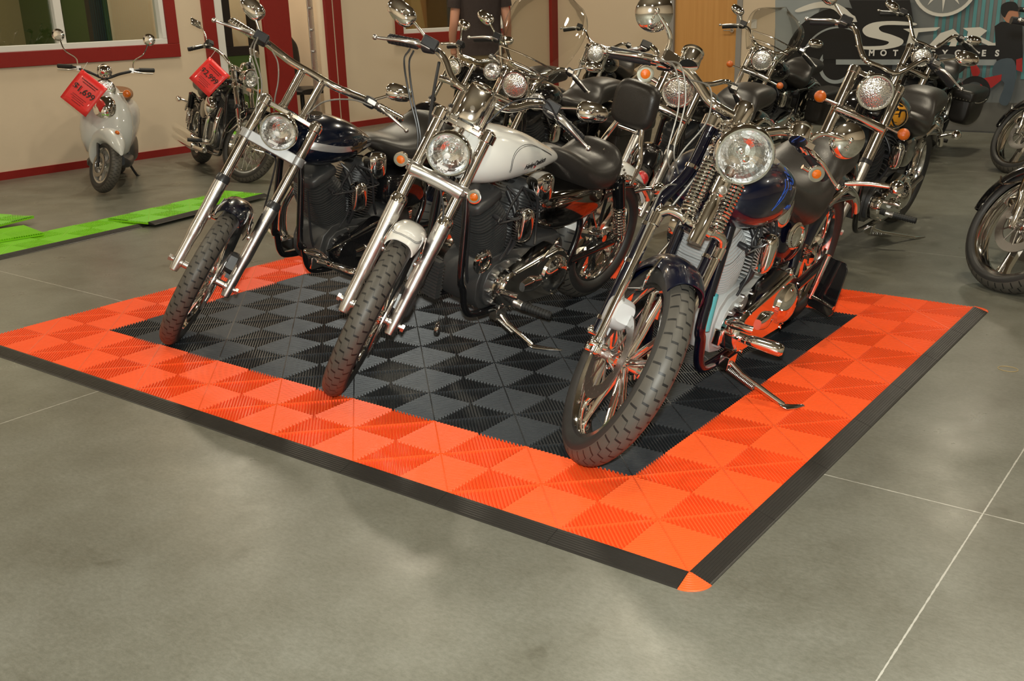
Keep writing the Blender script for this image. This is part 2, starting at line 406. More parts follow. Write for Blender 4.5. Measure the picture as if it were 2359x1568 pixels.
struct(m.build('wall_back', BEIGE))
m = MB(); m.bx(8, 8.14, -7, BY, 0, CEIL); struct(m.build('wall_right', BEIGE))
m = MB(); m.bx(-8.45, 8, -7.14, -7, 0, CEIL); struct(m.build('wall_front', BEIGE))
# red skirting
m = MB(); E_ = .002
for y0, y1 in ((-7, OPA[0]-.15), (OPB[1]+.26, BY)): m.bx(WX-.02, WX+.018, y0, y1, 0, .072)
struct(m.build('baseboard_left', REDTRIM))
m = MB(); m.bx(-8.43, -6.5, BY-.018, BY+.02, 0, .072); m.bx(-5.24, 8, BY-.018, BY+.02, 0, .072); struct(m.build('baseboard_back', REDTRIM))
def rect_frame(m, X0, X1, y0, y1, z0, z1, wd):
    m.bx(X0, X1, y0-wd, y1+wd, z0-wd, z0); m.bx(X0, X1, y0-wd, y1+wd, z1, z1+wd)
    m.bx(X0, X1, y0-wd, y0, z0, z1); m.bx(X0, X1, y1, y1+wd, z0, z1)
def window(n, W, mull):
    y0, y1, z0, z1 = W
    m = MB(); rect_frame(m, WX-.005, WX+.025, y0, y1, z0, z1, .135); o = struct(m.build('window_%d' % n, REDTRIM, bevel=.004))
    m = MB(); rect_frame(m, WX-.09, WX+.012, y0+.055, y1-.055, z0+.055, z1-.055, .055)
    for y in mull: m.bx(WX-.08, WX-.005, y-.04, y+.04, z0+.055, z1-.055)
    fr = m.build('window_frame', WHITEV, o, bevel=.004)
    m = MB(); m.bx(WX-.055, WX-.049, y0+.05, y1-.05, z0+.05, z1-.05); m.build('window_glass', GLASS, fr)
window(1, W1, (3.45,)); window(2, W2, (9.7,))
# trims beside the doorways
m = MB(); m.bx(WX-.02, WX+.03, 5.07, 5.225, 0, CEIL-.01); struct(m.build('trim_1', REDTRIM, bevel=.004))
m = MB(); m.bx(WX-.14, WX+.02, 5.22, 5.33, 0, 2.15); struct(m.build('trim_2', WHITEV, bevel=.003))
m = MB(); m.bx(WX-.02, WX+.022, 5.885, 6.275, 0, 2.9); struct(m.build('trim_3', REDTRIM, bevel=.004))
m = MB(); m.bx(WX-.02, WX+.02, 6.84, 6.955, 0, 2.9); m.bx(WX-.02, WX+.028, 6.975, 7.1, 0, 2.9); struct(m.build('trim_4', REDTRIM, bevel=.004))
m = MB(); m.bx(WX-.005, WX+.014, 6.95, 6.98, 0, 2.9); struct(m.build('trim_5', BEIGE))
m = MB(); m.bx(WX-.01, WX+.055, BY-.16, BY+.01, 0, CEIL-.01); struct(m.build('trim_6', REDTRIM, bevel=.004))
# green half-glass door standing behind the first opening
m = MB(); m.bx(-8.62, -8.575, 5.38, 6.02, .02, .965); m.bx(-8.62, -8.575, 5.38, 6.02, 2.0, 2.12)
d = struct(m.build('door_1', GREENW, bevel=.004))
m = MB(); rect_frame(m, -8.63, -8.565, 5.54, 5.80, 1.06, 1.9, .10); f = m.build('window_frame', DARKDOOR, d, bevel=.004)
m = MB(); m.bx(-8.60, -8.595, 5.53, 5.81, 1.05, 1.91); m.build('window_glass', GLASS, f)
# rooms behind the left wall
m = MB(); m.bx(-11.9, -11.8, -1, 5.2, 0, 3.2); m.bx(-11.9, -8.6, -1.1, -1, 0, 3.2); struct(m.build('wall_office', OLIVE))
m = MB(); m.bx(-11.9, -9.9, 4.9, 5.0, 0, 3.2); struct(m.build('wall_office_side', GREENW))
m = MB(); m.bx(-11.7, -11.55, 3.95, 4.25, 0, 2.3); m.bx(-11.0, -10.85, 4.85, 4.89, 0, 2.3); m.bx(-10.2, -10.0, 4.8, 4.89, 0, 2.3); struct(m.build('trim_7', DARKDOOR))
m = MB(); m.bx(-9.95, -9.85, 4.9, 7.7, 0, 3.2); m.bx(-9.9, -8.6, 7.42, 7.48, 0, 3.2); struct(m.build('wall_hall', BEIGE))
m = MB(); m.bx(-11.1, -11.0, 7.3, BY, 0, 3.2); m.bx(-11, -8.6, 7.5, 7.56, 0, 3.2); m.bx(-11, -8.6, 11.2, 11.3, 0, 3.2); struct(m.build('wall_storeroom', OLIVE))
m = MB(); m.bx(-11.9, -8.45, -7, BY, -.05, -.001); struct(m.build('floor_office', CONCRETE))
m = MB(); m.bx(-11.9, -8.6, -1, BY, 3.2, 3.3); struct(m.build('ceiling_office', CEILM))
# steel door track inside the hall opening
m = MB(); m.bx(-8.60, -8.585, 6.70, 6.79, .0, 2.1)
for z in (.7, .95, 1.2, 1.45, 1.7): m.cyl((-8.585, 6.745, z), (-8.565, 6.745, z), .018, n=12)
tag(m.build('door_track', ALU, bevel=.003), 'galvanised steel overhead door track inside the red hall opening', 'door track')
# wooden door in the back wall
m = MB(); m.bx(-6.36, -5.38, BY+.03, BY+.075, .01, 2.05); d = struct(m.build('door_2', WOOD, bevel=.003))
m = MB(); m.bx(-6.44, -6.36, BY-.015, BY+.1, 0, 2.1); m.bx(-5.38, -5.30, BY-.015, BY+.1, 0, 2.1); m.bx(-6.44, -5.30, BY-.015, BY+.1, 2.05, 2.13); m.build('door_frame', mat('grey_door_frame', (.30, .29, .28), .4), d, bevel=.003)
m = MB(); m.cyl((-5.45, BY+.03, 1.0), (-5.45, BY+.0, 1.0), .03); m.tube([(-5.45, BY, 1.0), (-5.45, BY-.03, 1.0), (-5.56, BY-.03, 1.0)], .009, 10, 1); m.build('door_handle', CHROME2, d)
m = MB(); m.bx(-5.16, -5.08, BY-.008, BY, 1.02, 1.14); o = m.build('light_switch', WHITEV, bevel=.002); tag(o, 'ivory light switch plate on the wall right of the wooden door', 'switch')
m = MB(); m.bx(-5.125, -5.115, BY-.014, BY-.006, 1.07, 1.09); m.build('toggle', WHITEV, o)
# ceiling lamps
for i, (x, y) in enumerate(LAMPS):
    e = empty('ceiling_lamp', 'round high bay lamp hanging from the ceiling above the showroom floor', 'lamp', (x, y, 0), group='high bay lamps on the ceiling')
    m = MB(); m.cyl((0, 0, CEIL), (0, 0, CEIL-.12), .012, n=8); m.build('rod', CAST, e)
    m = MB(); m.lathe([(.06, -.12), (.07, -.2), (.14, -.3), (.2, -.38), (.195, -.38), (.13, -.29), (.05, -.2)], (0, 0, CEIL), (0, 0, 1), 28); m.build('lamp_shade', REFL, e)
    m = MB(); m.lathe([(.001, -.372), (.18, -.372), (.18, -.378), (.001, -.378)], (0, 0, CEIL), (0, 0, 1), 28); m.build('bulb', LAMPM, e)
# things inside the rooms behind
m = MB(); m.lathe([(.0, .0), (.12, .0), (.12, .02), (.02, .04), (.02, .24), (.0, .24)], (-9.1, 8.9, .95), (0, 0, 1)); e = m.build('table_lamp', GOLD)
tag(e, 'small brass table lamp behind the far window', 'lamp')
m = MB(); m.lathe([(.03, .24), (.03, .245), (.14, .1), (.15, .1)], (-9.1, 8.9, 1.05), (0, 0, 1)); m.build('lamp_shade', mat('brass_shade', (.55, .36, .08), .3, .8), e)
m = MB(); m.bx(-9.35, -8.75, 8.2, 10.3, .9, .95); m.bx(-9.33, -9.28, 8.25, 8.3, 0, .9); m.bx(-9.33, -9.28, 10.2, 10.25, 0, .9); m.bx(-8.82, -8.77, 8.25, 8.3, 0, .9); m.bx(-8.82, -8.77, 10.2, 10.25, 0, .9)
tag(m.build('desk', WOOD, bevel=.004), 'wooden desk behind the far window', 'desk')
m = MB(); 
for k in range(22):
    a = random.uniform(0, 2*PI); s = random.uniform(.03, .12)
    m.tube([(-9.0, 9.28, 1.1), (-9.0+s*.4*math.cos(a), 9.28+s*.4*math.sin(a), 1.4), (-9.0+s*math.cos(a), 9.28+s*1.3*math.sin(a), 1.7+random.uniform(0, .3))], [.004, .008, .003], 5, 3)
e = MB().lathe([(.0, 0), (.06, 0), (.08, .1), (.05, .2), (.04, .2), (.0, .05)], (-9.0, 9.28, .95), (0, 0, 1), 20).build('vase', DARKDOOR); tag(e, 'dark vase of dry reddish reeds behind the far window', 'vase')
m.build('reeds', mat('dry_reeds', (.20, .07, .03), .7), e)
m = MB(); m.bx(-10.99, -10.985, 8.75, 9.15, 1.45, 1.75); tag(m.build('notice_sheet', WHITEPRINT), 'pale notice sheet on the olive wall behind the far window', 'paper')
# office chair in the hall
e = empty('office_chair', 'black office chair in the hall behind the red opening', 'chair', (-9.02, 6.88, 0))
m = MB(); m.loft([(-.25, .50, .42, .2, 3), (0, .52, .42, .25, 3), (.25, .50, .43, .22, 3)]); m.build('seat', BLKPLAS, e)
m = MB(Mx.Translation((-.27, 0, .78)) @ Mx.Rotation(PI/2, 4, 'Y')); m.loft([(-.33, .03, -.03, .15, 2.6), (-.2, .04, -.03, .23, 3), (.1, .04, -.03, .24, 3), (.25, .03, -.03, .15, 2.6)]); m.build('backrest', BLKPLAS, e)
m = MB(); m.cyl((0, 0, .08), (0, 0, .44), .028)
for k in range(5): a = k*2*PI/5; m.tube([(0, 0, .1), (.28*math.cos(a), .28*math.sin(a), .07)], .018, 8); m.ball((.28*math.cos(a), .28*math.sin(a), .03), .03, 10)
m.build('base', BLKPLAS, e)

# ------------------------------------------------------------------ ribbed floor tiles: 0.4 m, four squares each, ribs on alternating diagonals
def clip(poly, a, b, c):  # keep a*x+b*y<=c
    out = []
    for i in range(len(poly)):
        p, q = poly[i], poly[(i+1) % len(poly)]; fp = a*p[0]+b*p[1]-c; fq = a*q[0]+b*q[1]-c
        if fp <= 0: out.append(p)
        if (fp < 0 < fq) or (fq < 0 < fp): t = fp/(fp-fq); out.append((p[0]+(q[0]-p[0])*t, p[1]+(q[1]-p[1])*t))
    return out
def tile_mesh(name, m_):
    m = MB(); T = .019; P = .2; LO = .0112
    prof = ((0, .17, LO, LO), (.17, .36, LO, T), (.36, .64, T, T), (.64, .83, T, LO), (.83, 1.0, LO, LO))
    for i in range(2):
        for j in range(2):
            x0, y0 = -.2*i-.2, .2*j; g = .0004; sq = [(x0+g, y0+g), (x0+P-g, y0+g), (x0+P-g, y0+P-g), (x0+g, y0+P-g)]
            s_ = -1 if (i+j) % 2 == 0 else 1          # ribs run along one or the other diagonal
            n = 26; st = .4/n; base = x0+y0 if s_ > 0 else x0-y0-P
            for k in range(n):
                for a, b, za, zb in prof:
                    ca, cb = base+(k+a)*st, base+(k+b)*st
                    pl = clip(clip(sq, 1, s_, cb), -1, -s_, -ca)
                    if len(pl) < 3: continue
                    m.add([(x, y, za+(zb-za)*((x+s_*y)-ca)/(cb-ca)) for x, y in pl], [tuple(range(len(pl)))])
            cc = (x0+y0+P if s_ < 0 else x0-y0)       # the web crossing the ribs through the middle
            pl = clip(clip(sq, 1, -s_, cc+.0030), -1, s_, -cc+.0030)
            if len(pl) > 2: m.prism(pl, (0, 0, .005), (1, 0, 0), (0, 1, 0), (0, 0, T-.0048))
    m.bx(-.3996, -.0004, .0004, .3996, .0005, LO-.0004)
    me_ = m.build(name, m_, ang=20); return me_
MATH = 7
ords = ['front', 'second', 'third', 'fourth', 'fifth', 'sixth', 'back']
cords = ['rightmost', 'second', 'third', 'fourth', 'middle', 'sixth', 'seventh', 'eighth', 'leftmost']
protoO = tile_mesh('floor_tile', ORANGE); protoK = tile_mesh('floor_tile', BLACKTILE); used = set()
def tlabel(colr, c, r):
    ctx = 'rightmost column' if c == 0 else 'leftmost column' if c == 8 else 'middle column' if c == 4 else '%s column from the right' % cords[c] 
    rt = 'front row' if r == 0 else 'back row' if r == 6 else '%s row from the front' % ords[r]
    return '%s ribbed floor tile in the %s, %s' % (colr, rt, ctx)
for c in range(9):
    for r in range(7):
        blk = 1 <= c <= 7 and 1 <= r <= 5; p = protoK if blk else protoO
        o = p if p.name not in used else p.copy()
        if p.name in used: COL.objects.link(o)
        used.add(p.name); o.location = (-.4*c, .4*r, 0)
        tag(o, tlabel('black' if blk else 'orange', c, r), 'floor tile', 'black tiles of the display mat' if blk else 'orange tiles of the display mat')
# sloping black ramps along the front and right edges
def ramp_mesh(m_, L=.3985, w_=.062, T=.019):
    m = MB(); prof = [(0, 0), (0, T)]
    n = 7
    for k in range(n):
        a = .006+k*(w_-.010)/n; z = T-(T-.003)*(k/n)**1.05
        prof += [(a, z), (a+.0052, z-.0003), (a+.0056, z-.0016), (a+.0072, z-.0018)]
    prof += [(w_, .0015), (w_, 0)]
    m.prism(prof, (-L/2, 0, 0), (0, -1, 0), (0, 0, 1), (L, 0, 0)); return m.build('edge_ramp', m_, ang=20)
pr = ramp_mesh(RAMPBLK); first = True
for k in range(9):
    o = pr if first else pr.copy()
    if not first: COL.objects.link(o)
    first = False; o.location = (-.4*k-.2, -.0005, 0)
    tag(o, 'black sloping edge piece on the front of the mat, %s' % (['nearest the corner', 'second from the corner', 'third from the corner', 'fourth from the corner', 'at the middle', 'sixth from the corner', 'seventh from the corner', 'eighth from the corner', 'farthest left'][k]), 'edge ramp', 'black ramps along the front of the mat')
for k in range(7):
    o = pr.copy(); COL.objects.link(o); o.location = (.0005, .4*k+.2, 0); o.rotation_euler = (0, 0, PI/2)
    tag(o, 'black sloping edge piece on the right side of the mat, %s' % (['nearest the front corner', 'second from the front corner', 'third from the front corner', 'halfway back', 'third from the back', 'second from the back', 'farthest back'][k]), 'edge ramp', 'black ramps along the right of the mat')
def corner(x, y, a0, lab):
    m = MB(); R = []; n = 14
    prof = [(.001, .0195)]+[(.006+.007*k+d, .0195-.0022*k-dz) for k in range(8) for d, dz in ((0, 0), (.005, .0004), (.0056, .0018))]+[(.063, .001)]
    for i in range(n+1):
        a = a0+PI/2*i/n; R.append([(x+r*math.cos(a), y+r*math.sin(a), z) for r, z in prof]+[(x+.063*math.cos(a), y+.063*math.sin(a), 0), (x, y, 0)])
    m.rings(R); tag(m.build('corner_piece', ORANGE, ang=25), lab, 'corner piece')
corner(.001, -.001, -PI/2, 'orange rounded corner piece at the near corner of the mat')
corner(.001, 2.801, 0, 'orange rounded corner piece at the far right corner of the mat')
# green tiles lying loose by the wall
pg = tile_mesh('floor_tile', GREEN); gfirst = True
def gtile(x, y, z, rz, lab, tilt=0):
    global gfirst
    o = pg if gfirst else pg.copy()
    if not gfirst: COL.objects.link(o)
    gfirst = False; o.location = (x, y, z); o.rotation_euler = (tilt, 0, rz); tag(o, lab, 'floor tile', 'loose green floor tiles')
GR = math.radians(4.5)
def grow(x, y, z, n, rz, labs, rampz=True):
    for k in range(n):
        gtile(x-math.sin(rz)*.4*k, y+math.cos(rz)*.4*k, z, rz, labs[k])
    for k in range(n):
        o = pr.copy(); COL.objects.link(o); c = V((x, y, 0))+Mx.Rotation(rz, 3, 'Z') @ V((.001, .4*k+.2, 0)); o.location = (c.x, c.y, z); o.rotation_euler = (0, 0, rz+PI/2)
        tag(o, 'black sloping edge piece on %s, %s' % ('the green tile row' if z < .01 else 'the upper green tile row', ['nearest the camera', 'second from the camera', 'third along', 'fourth along', 'fifth along', 'sixth along'][k]), 'edge ramp', 'black ramps on the green tiles')
grow(-5.22, .55, 0, 5, GR, ['lowest green ribbed tile at the left edge of the photo', 'green ribbed tile, second in the lower green row', 'green ribbed tile, third in the lower green row', 'green ribbed tile, fourth in the lower green row', 'green ribbed tile, farthest in the lower green row, half under the upper row'])
grow(-5.235, 2.0, .0205, 3, math.radians(9), ['green ribbed tile lying on top, nearest of the upper row', 'green ribbed tile, second in the upper green row', 'green ribbed tile, farthest in the upper green row'])
gtile(-5.62, 1.02, .021, math.radians(-10), 'green ribbed tile lying over the green row at the left edge')
gtile(-6.0, 1.27, .041, math.radians(16), 'uppermost green ribbed tile of the small stack at the left edge')
# thin rubber band and a white cloth tip
m = MB(); m.tube([(.309+.036*math.cos(t), 2.051+.030*math.sin(t), .0012) for t in [2*PI*i/28 for i in range(28)]], .0012, 6, 1, True)
tag(m.build('rubber_band', mat('tan_rubber', (.45, .32, .14), .5)), 'tan rubber band lying on the concrete floor at right', 'rubber band')
# ------------------------------------------------------------------ motorcycles
def Rz(a): return Mx.Rotation(a, 3, 'Z')
def pose(fx, fy, h, lean, steer, WB, rake, R, z0, to=.05):
    """body matrix with the rear contact as origin, and the fork matrix inside the body: n forward, y left, s up the fork"""
    s = V((-math.sin(rake), 0, math.cos(rake))); n = V((math.cos(rake), 0, math.sin(rake))); A = V((WB, 0, R))-n*to
    B = Mx(((n.x, 0, s.x), (n.y, 1, s.y), (n.z, 0, s.z)))
    F = B @ Rz(steer); t0 = A+F @ V((to, 0, 0))
    if steer: t0 = A + B @ (Rz(steer) @ V((to, 0, 0)))
    F4 = Mx.Translation(t0) @ F.to_4x4()
    D = Mx.Rotation(-lean, 3, 'X')
    best = min((D @ (F4 @ V((R*math.cos(t), 0, R*math.sin(t)))) for t in [2*PI*i/144 for i in range(144)]), key=lambda p: p.z)
    P = Mx.Rotation(best.z/best.x, 3, 'Y'); c = P @ best; H = Rz(h)
    M = (H @ P @ D); org = V((fx, fy, z0))-H @ V((c.x, c.y, 0))
    return Mx.Translation(org) @ M.to_4x4(), F4
def dome(a, R, w_, crown, side):
    return w_*math.sin(a*PI/2*.97), R+crown-(crown+side)*(1-math.cos(a*PI/2*.97))**1.25
def arc_sheet(m, R, w_, t0, t1, crown=.02, th=.004, n=26, k=9, side=.05, M=None, flare=0, ew=None):
    """mudguard: swept round the wheel axis (y), with side skirts"""
    secs = []
    for i in range(n+1):
        f = i/n; t = t0+(t1-t0)*f; ring = []; ww = w_ if ew is None else w_*(1-ew*(2*f-1)**8)
        prof = []
        for j in range(2*k+1): prof.append(dome(-1+j/k, R, ww, crown, side))
        inn = [(y*(1-th/ww), r-th) for y, r in prof][::-1]
        for y, r in prof+inn: ring.append((r*math.cos(t), y, r*math.sin(t)))
        secs.append(ring)
    return m.rings(secs)
def tyre(m, c, R, w_, rim, n=96):
    """torus-like tyre about the y axis at c, with uv"""
    prof = []; k = 22; hw = w_/2; sec = R-rim
    for j in range(k+1):
        a = PI*j/k; y = -hw*math.cos(a)
        r = rim+sec*(math.sin(a)**.72)
        if j in (0, k): y *= .72
        prof.append((y, r))
    R_ = []; uv = []
    for i in range(n):
        t = 2*PI*i/n; ring = []
        for j, (y, r) in enumerate(prof): ring.append((c[0]+r*math.cos(t), c[1]+y, c[2]+r*math.sin(t))); uv.append((i/n, j/k))
        ring.append((c[0]+(rim+.004)*math.cos(t), c[1], c[2]+(rim+.004)*math.sin(t))); uv.append((i/n, 0))
        R_.append(ring)
    m.rings(R_, closed=True); m.uv = uv; return m
def wheel(root, name, M, c, R, w_, rim, style, disc=0, spm=CHROME, lod=1, discr=.145, rimm=CHROME):
    """rim and hub mesh is the wheel part; tyre, spokes and brake disc are its sub-parts"""
    m = MB(M); cx, cy, cz = c; hw = w_*.36
    m.lathe([(rim-.012, -hw), (rim+.008, -hw), (rim+.010, -hw+.006), (rim-.004, -hw+.014), (rim-.016, -hw*.4), (rim-.018, hw*.4), (rim-.004, hw-.014), (rim+.010, hw-.006), (rim+.008, hw), (rim-.012, hw), (rim-.022, hw*.5), (rim-.024, -hw*.5), (rim-.012, -hw)], c, (0, 1, 0), 72, caps=False)
    m.lathe([(.0, -.062), (.018, -.062), (.022, -.058), (.04, -.05), (.04, -.042), (.026, -.036), (.024, .036), (.04, .042), (.04, .05), (.022, .058), (.018, .062), (0, .062)], c, (0, 1, 0), 28)
    if style == 'disc': m.lathe([(.03, -.03), (rim-.015, -.042), (rim-.015, -.03), (.03, -.01)], c, (0, 1, 0), 48); m.lathe([(.03, .03), (rim-.015, .042), (rim-.015, .03), (.03, .01)], c, (0, 1, 0), 48)
    wh = m.build(name, rimm, root)
    if style == 'wire' or style == 'wire8':
        m = MB(M); n = 40 if lod else 28
        for i in range(n):
            a = 2*PI*i/n; sd = 1 if i % 2 else -1; off = .42*(1 if (i//2) % 2 else -1)
            p = V((cx+.036*math.cos(a+off), cy+sd*.045, cz+.036*math.sin(a+off))); q = V((cx+(rim-.016)*math.cos(a), cy+sd*.006, cz+(rim-.016)*math.sin(a)))
            m.tube([p, q], .0021, 5)
        m.build('spokes', CHROME, wh)
    elif style in ('cast10', 'cast5', 'cast3', 'cast9'):
        m = MB(M); n = {'cast10': 10, 'cast5': 5, 'cast3': 3, 'cast9': 9}[style]
        for i in range(n):
            if style == 'cast10': g = i//2; sp = .20 if i % 2 else -.20; a = 2*PI*g/5+.31; a0 = a+sp*.45; a1 = a+sp
            else: a0 = a1 = 2*PI*i/n+.3
            p = V((cx+.026*math.cos(a0), cy, cz+.026*math.sin(a0))); q = V((cx+(rim-.010)*math.cos(a1), cy, cz+(rim-.010)*math.sin(a1)))
            if style == 'cast10': m.tube([p, p.lerp(q, .5), q], [.0135, .0125, .0105], 10, 3, flat=1.0)
            else:
                wd = .022 if n > 3 else .034; dd = (q-p).normalized(); sd = V((-dd.z, 0, dd.x)); R_ = []
                for f, g2 in ((0, 1), (.35, .7), (.75, .75), (1, 1.15)):
                    o = p.lerp(q, f); h2 = wd*g2; R_.append([o+sd*h2+V((0, .012, 0)), o+V((0, .02, 0)), o-sd*h2+V((0, .012, 0)), o-sd*h2-V((0, .012, 0)), o-V((0, .02, 0)), o+sd*h2-V((0, .012, 0))])
                m.rings(R_)
        m.build('spokes', spm, wh)
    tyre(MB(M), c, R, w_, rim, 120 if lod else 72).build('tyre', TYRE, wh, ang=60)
    for sd in ([disc] if disc in (-1, 1) else ([-1, 1] if disc == 2 else [])):
        m = MB(M); y = sd*.058
        m.lathe([(discr*.70, y-.0025), (discr, y-.0025), (discr, y+.0025), (discr*.70, y+.0025), (discr*.70, y-.0025)], c, (0, 1, 0), 56, caps=False)
        for i in range(10):
            a = 2*PI*i/10; m.tube([(cx+.035*math.cos(a), cy+y, cz+.035*math.sin(a)), (cx+discr*.74*math.cos(a+.25), cy+y, cz+discr*.74*math.sin(a+.25))], .004, 6)
        for rr in (.8, .9):
            for i in range(18):
                a = 2*PI*i/18+rr*3; p = V((cx+discr*rr*math.cos(a), cy+y, cz+discr*rr*math.sin(a))); m.lathe([(.0001, -.0031), (.0038, -.0031), (.0038, .0031), (.0001, .0031)], p, (0, 1, 0), 8)
        m.build('brake_disc', STEEL, wh)
    return wh
def ribbed(m, a, b, r0, n=6):
    a, b = V(a), V(b); L = (b-a).length; prof = [(r0*.8, 0), (r0, .004)]
    for k in range(n):
        h = .012+(L-.02)*k/n; prof += [(r0, h), (r0*1.0, h+L/n*.55), (r0*.86, h+L/n*.6), (r0*.86, h+L/n*.85)]
    prof += [(r0, L-.006), (r0*.8, L)]; return m.lathe(prof, a, b-a, 16)
def motorcycle(label, M, F, c, group=None, cat='motorcycle', lod=1):
    g = c.get; root = empty('motorcycle', label, cat, group=group, M=M)
    WB, R, Rr = c['WB'], c['R'], g('Rr', .325); ex = g('ex', .88); w_ = g('w', .1); L1, L2 = g('L1', .6), g('L2', .77)
    paint = g('paint', BLKGLOSS); eng = g('eng', BLKENG); bright = g('bright', CHROME); ft = g('ft', .095)
    # ---- wheels
    wheel(root, 'front_wheel', F, (0, 0, 0), R, ft, R-g('sec', .078), g('fw', 'wire'), g('disc', 1), g('spm', CHROME), lod, rimm=g('rimm', CHROME))
    wheel(root, 'rear_wheel', None, (0, 0, Rr), Rr, g('rt', .14), Rr-.10, g('rw', 'cast9'), 0, g('spm', CHROME), lod)
    # axle
    m = MB(F); m.cyl((0, -w_-.035, 0), (0, w_+.035, 0), .010, n=14); m.cyl((0, -w_-.042, 0), (0, -w_-.03, 0), .016, n=6); m.cyl((0, w_+.03, 0), (0, w_+.042, 0), .016, n=6); m.cyl((0, -w_, 0), (0, -.05, 0), .016, n=14); m.cyl((0, .05, 0), (0, w_, 0), .016, n=14)
    m.build('axle', ALU, root)
    SL = g('SL', .40)
    if not g('springer'):
        for sd in (-1, 1):
            y = sd*w_; m = MB(F)
            m.cyl((0, y, SL-.05), (0, y, L2+.012), .0205, n=24)
            if g('cover'): m.cyl((0, y, L1+.02), (0, y, L2-.01), .029, n=24)
            if g('fatleg'): m.cyl((0, y, SL), (0, y, L2), g('fatleg'), n=24)
            m.lathe([(.021, 0), (.026, .002), (.026, .014), (.014, .022), (.0, .023)], (0, y, L2+.008), (0, 0, 1), 20)
            leg = m.build('fork_leg', g('legm', CHROME2), root)
            m = MB(F); k = g('slr', .027)
            m.lathe([(.010, -.045), (.018, -.045), (.021, -.02), (.0225, .03), (.0225, .10), (k*.93, .13), (k, .15), (k, SL-.12), (k*1.08, SL-.10), (k*1.12, SL-.03), (k*1.12, SL), (.021, SL)], (0, y, 0), (0, 0, 1), 28)
            m.box((.0, y, .195), (.03, .045, .05)); m.cyl((0, y, 0), (0, y-sd*.025, 0), .019, n=18)
            m.cyl((.0, y-sd*.02, .235), (.0, y-sd*(.035), .235), .012, n=12)
            m.build('fork_slider', g('slm', ALU), leg, bevel=.003)
            m = MB(F); m.lathe([(.021, 0), (.032, .0), (.033, .018), (.027, .034), (.021, .036)], (0, y, SL-.006), (0, 0, 1), 26); m.build('dust_seal', g('seal', BLKPLAS), leg)
    else:
        for sd in (-1, 1):
            m = MB(F); m.tube([(-.045, sd*.115, .05), (-.045, sd*.115, .47), (-.05, sd*.108, .53), (-.05, sd*.075, .61), (-.05, sd*.066, .67), (-.05, sd*.066, .80)], .0185, 16, 5)
            leg = m.build('fork_leg', FRAMEBLUE, root, label='dark blue rigid fork leg')
            m = MB(F)
            for s_ in (.10, .30, .43, .66): MB(F).lathe([(.0186, -.008), (.022, -.006), (.022, .006), (.0186, .008)], (-.045 if s_ < .5 else -.05, sd*(.115 if s_ < .5 else .067), s_), (0, 0, 1), 16).build('clamp_ring', CHROME, leg)
            m = MB(F); m.tube([(.012, sd*.118, .015), (.008, sd*.118, .45), (.012, sd*.114, .468), (.03, sd*.095, .487), (.045, sd*.062, .487), (.05, sd*.045, .478)], [.0135, .0135, .016, .017, .016, .014], 16, 5)
            m.lathe([(.0135, -.01), (.019, -.008), (.019, .03), (.0135, .034)], (.008, sd*.118, .435), (0, 0, 1), 16)
            m.lathe([(.016, -.025), (.016, .02), (.010, .026)], (.012, sd*.118, .015), (0, 0, 1), 14)
            m.build('spring_leg', CHROME, root)
            m = MB(F); pts = []
            for i in range(15*16): t = i/16; pts.append((.062+.024*math.cos(2*PI*t), sd*.052+.024*math.sin(2*PI*t), .495+t*.0118))
            m.tube(pts, .0044, 8); m.cyl((.062, sd*.052, .48), (.062, sd*.052, .80), .009, n=12)
            sp = m.build('fork_spring', CHROME, root)
            m = MB(F); pts = []
            for i in range(9*16): t = i/16; pts.append((.062+.017*math.cos(2*PI*t), sd*.052+.017*math.sin(2*PI*t), .69+t*.0098))
            m.tube(pts, .0036, 8); m.lathe([(.02, 0), (.026, .002), (.026, .01), (.012, .016)], (.062, sd*.052, .672), (0, 0, 1), 20)
            m.lathe([(.012, -.004), (.02, 0), (.02, .01), (.008, .018)], (.062, sd*.052, .782), (0, 0, 1), 20)
            m.build('rebound_spring', CHROME, sp)
            # rocker
            m = MB(F); m.plate([(-.072, .05), (-.055, .075), (-.035, .07), (.02, .035), (.034, .02), (.03, -.012), (.005, -.022), (-.02, -.014), (-.06, .028)], (0, sd*.098+(.012 if sd > 0 else 0), 0), (1, 0, 0), (0, 0, 1), .012)
            for q in ((-.05, .052), (.014, .016), (-.005, -.002)): m.lathe([(.0, -.03), (.013, -.03), (.015, -.025), (.015, .025), (.013, .03), (0, .03)], (q[0], sd*.112, q[1]), (0, 1, 0), 16)
            m.build('rocker', CHROME, root, bevel=.003)
        m = MB(F); m.lathe([(.008, 0), (.024, .0), (.024, .13), (.0205, .135), (.0205, .16), (.027, .165), (.027, .255), (.018, .262), (0, .262)], (.085, 0, .42), (0, 0, 1), 28)
        sh = m.build('shock_absorber', CHROME, root)
        m = MB(F); m.lathe([(0, 0), (.014, 0), (.014, .004), (.010, .006), (0, .006)], (.110, 0, .60), (1, 0, 0), 20); m.torus((.115, 0, .60), (1, 0, 0), .013, .0018, 24, 6); m.build('badge', ALU, sh)
        m = MB(F); m.tube([(.05, -.05, .48), (.05, .05, .48)], .019, 14); m.box((.0, 0, .485), (.09, .05, .03)); m.build('spring_perch', CHROME, root, bevel=.004)
    # ---- triple clamps
    m = MB(F); T_ = g('tri', 'bar')
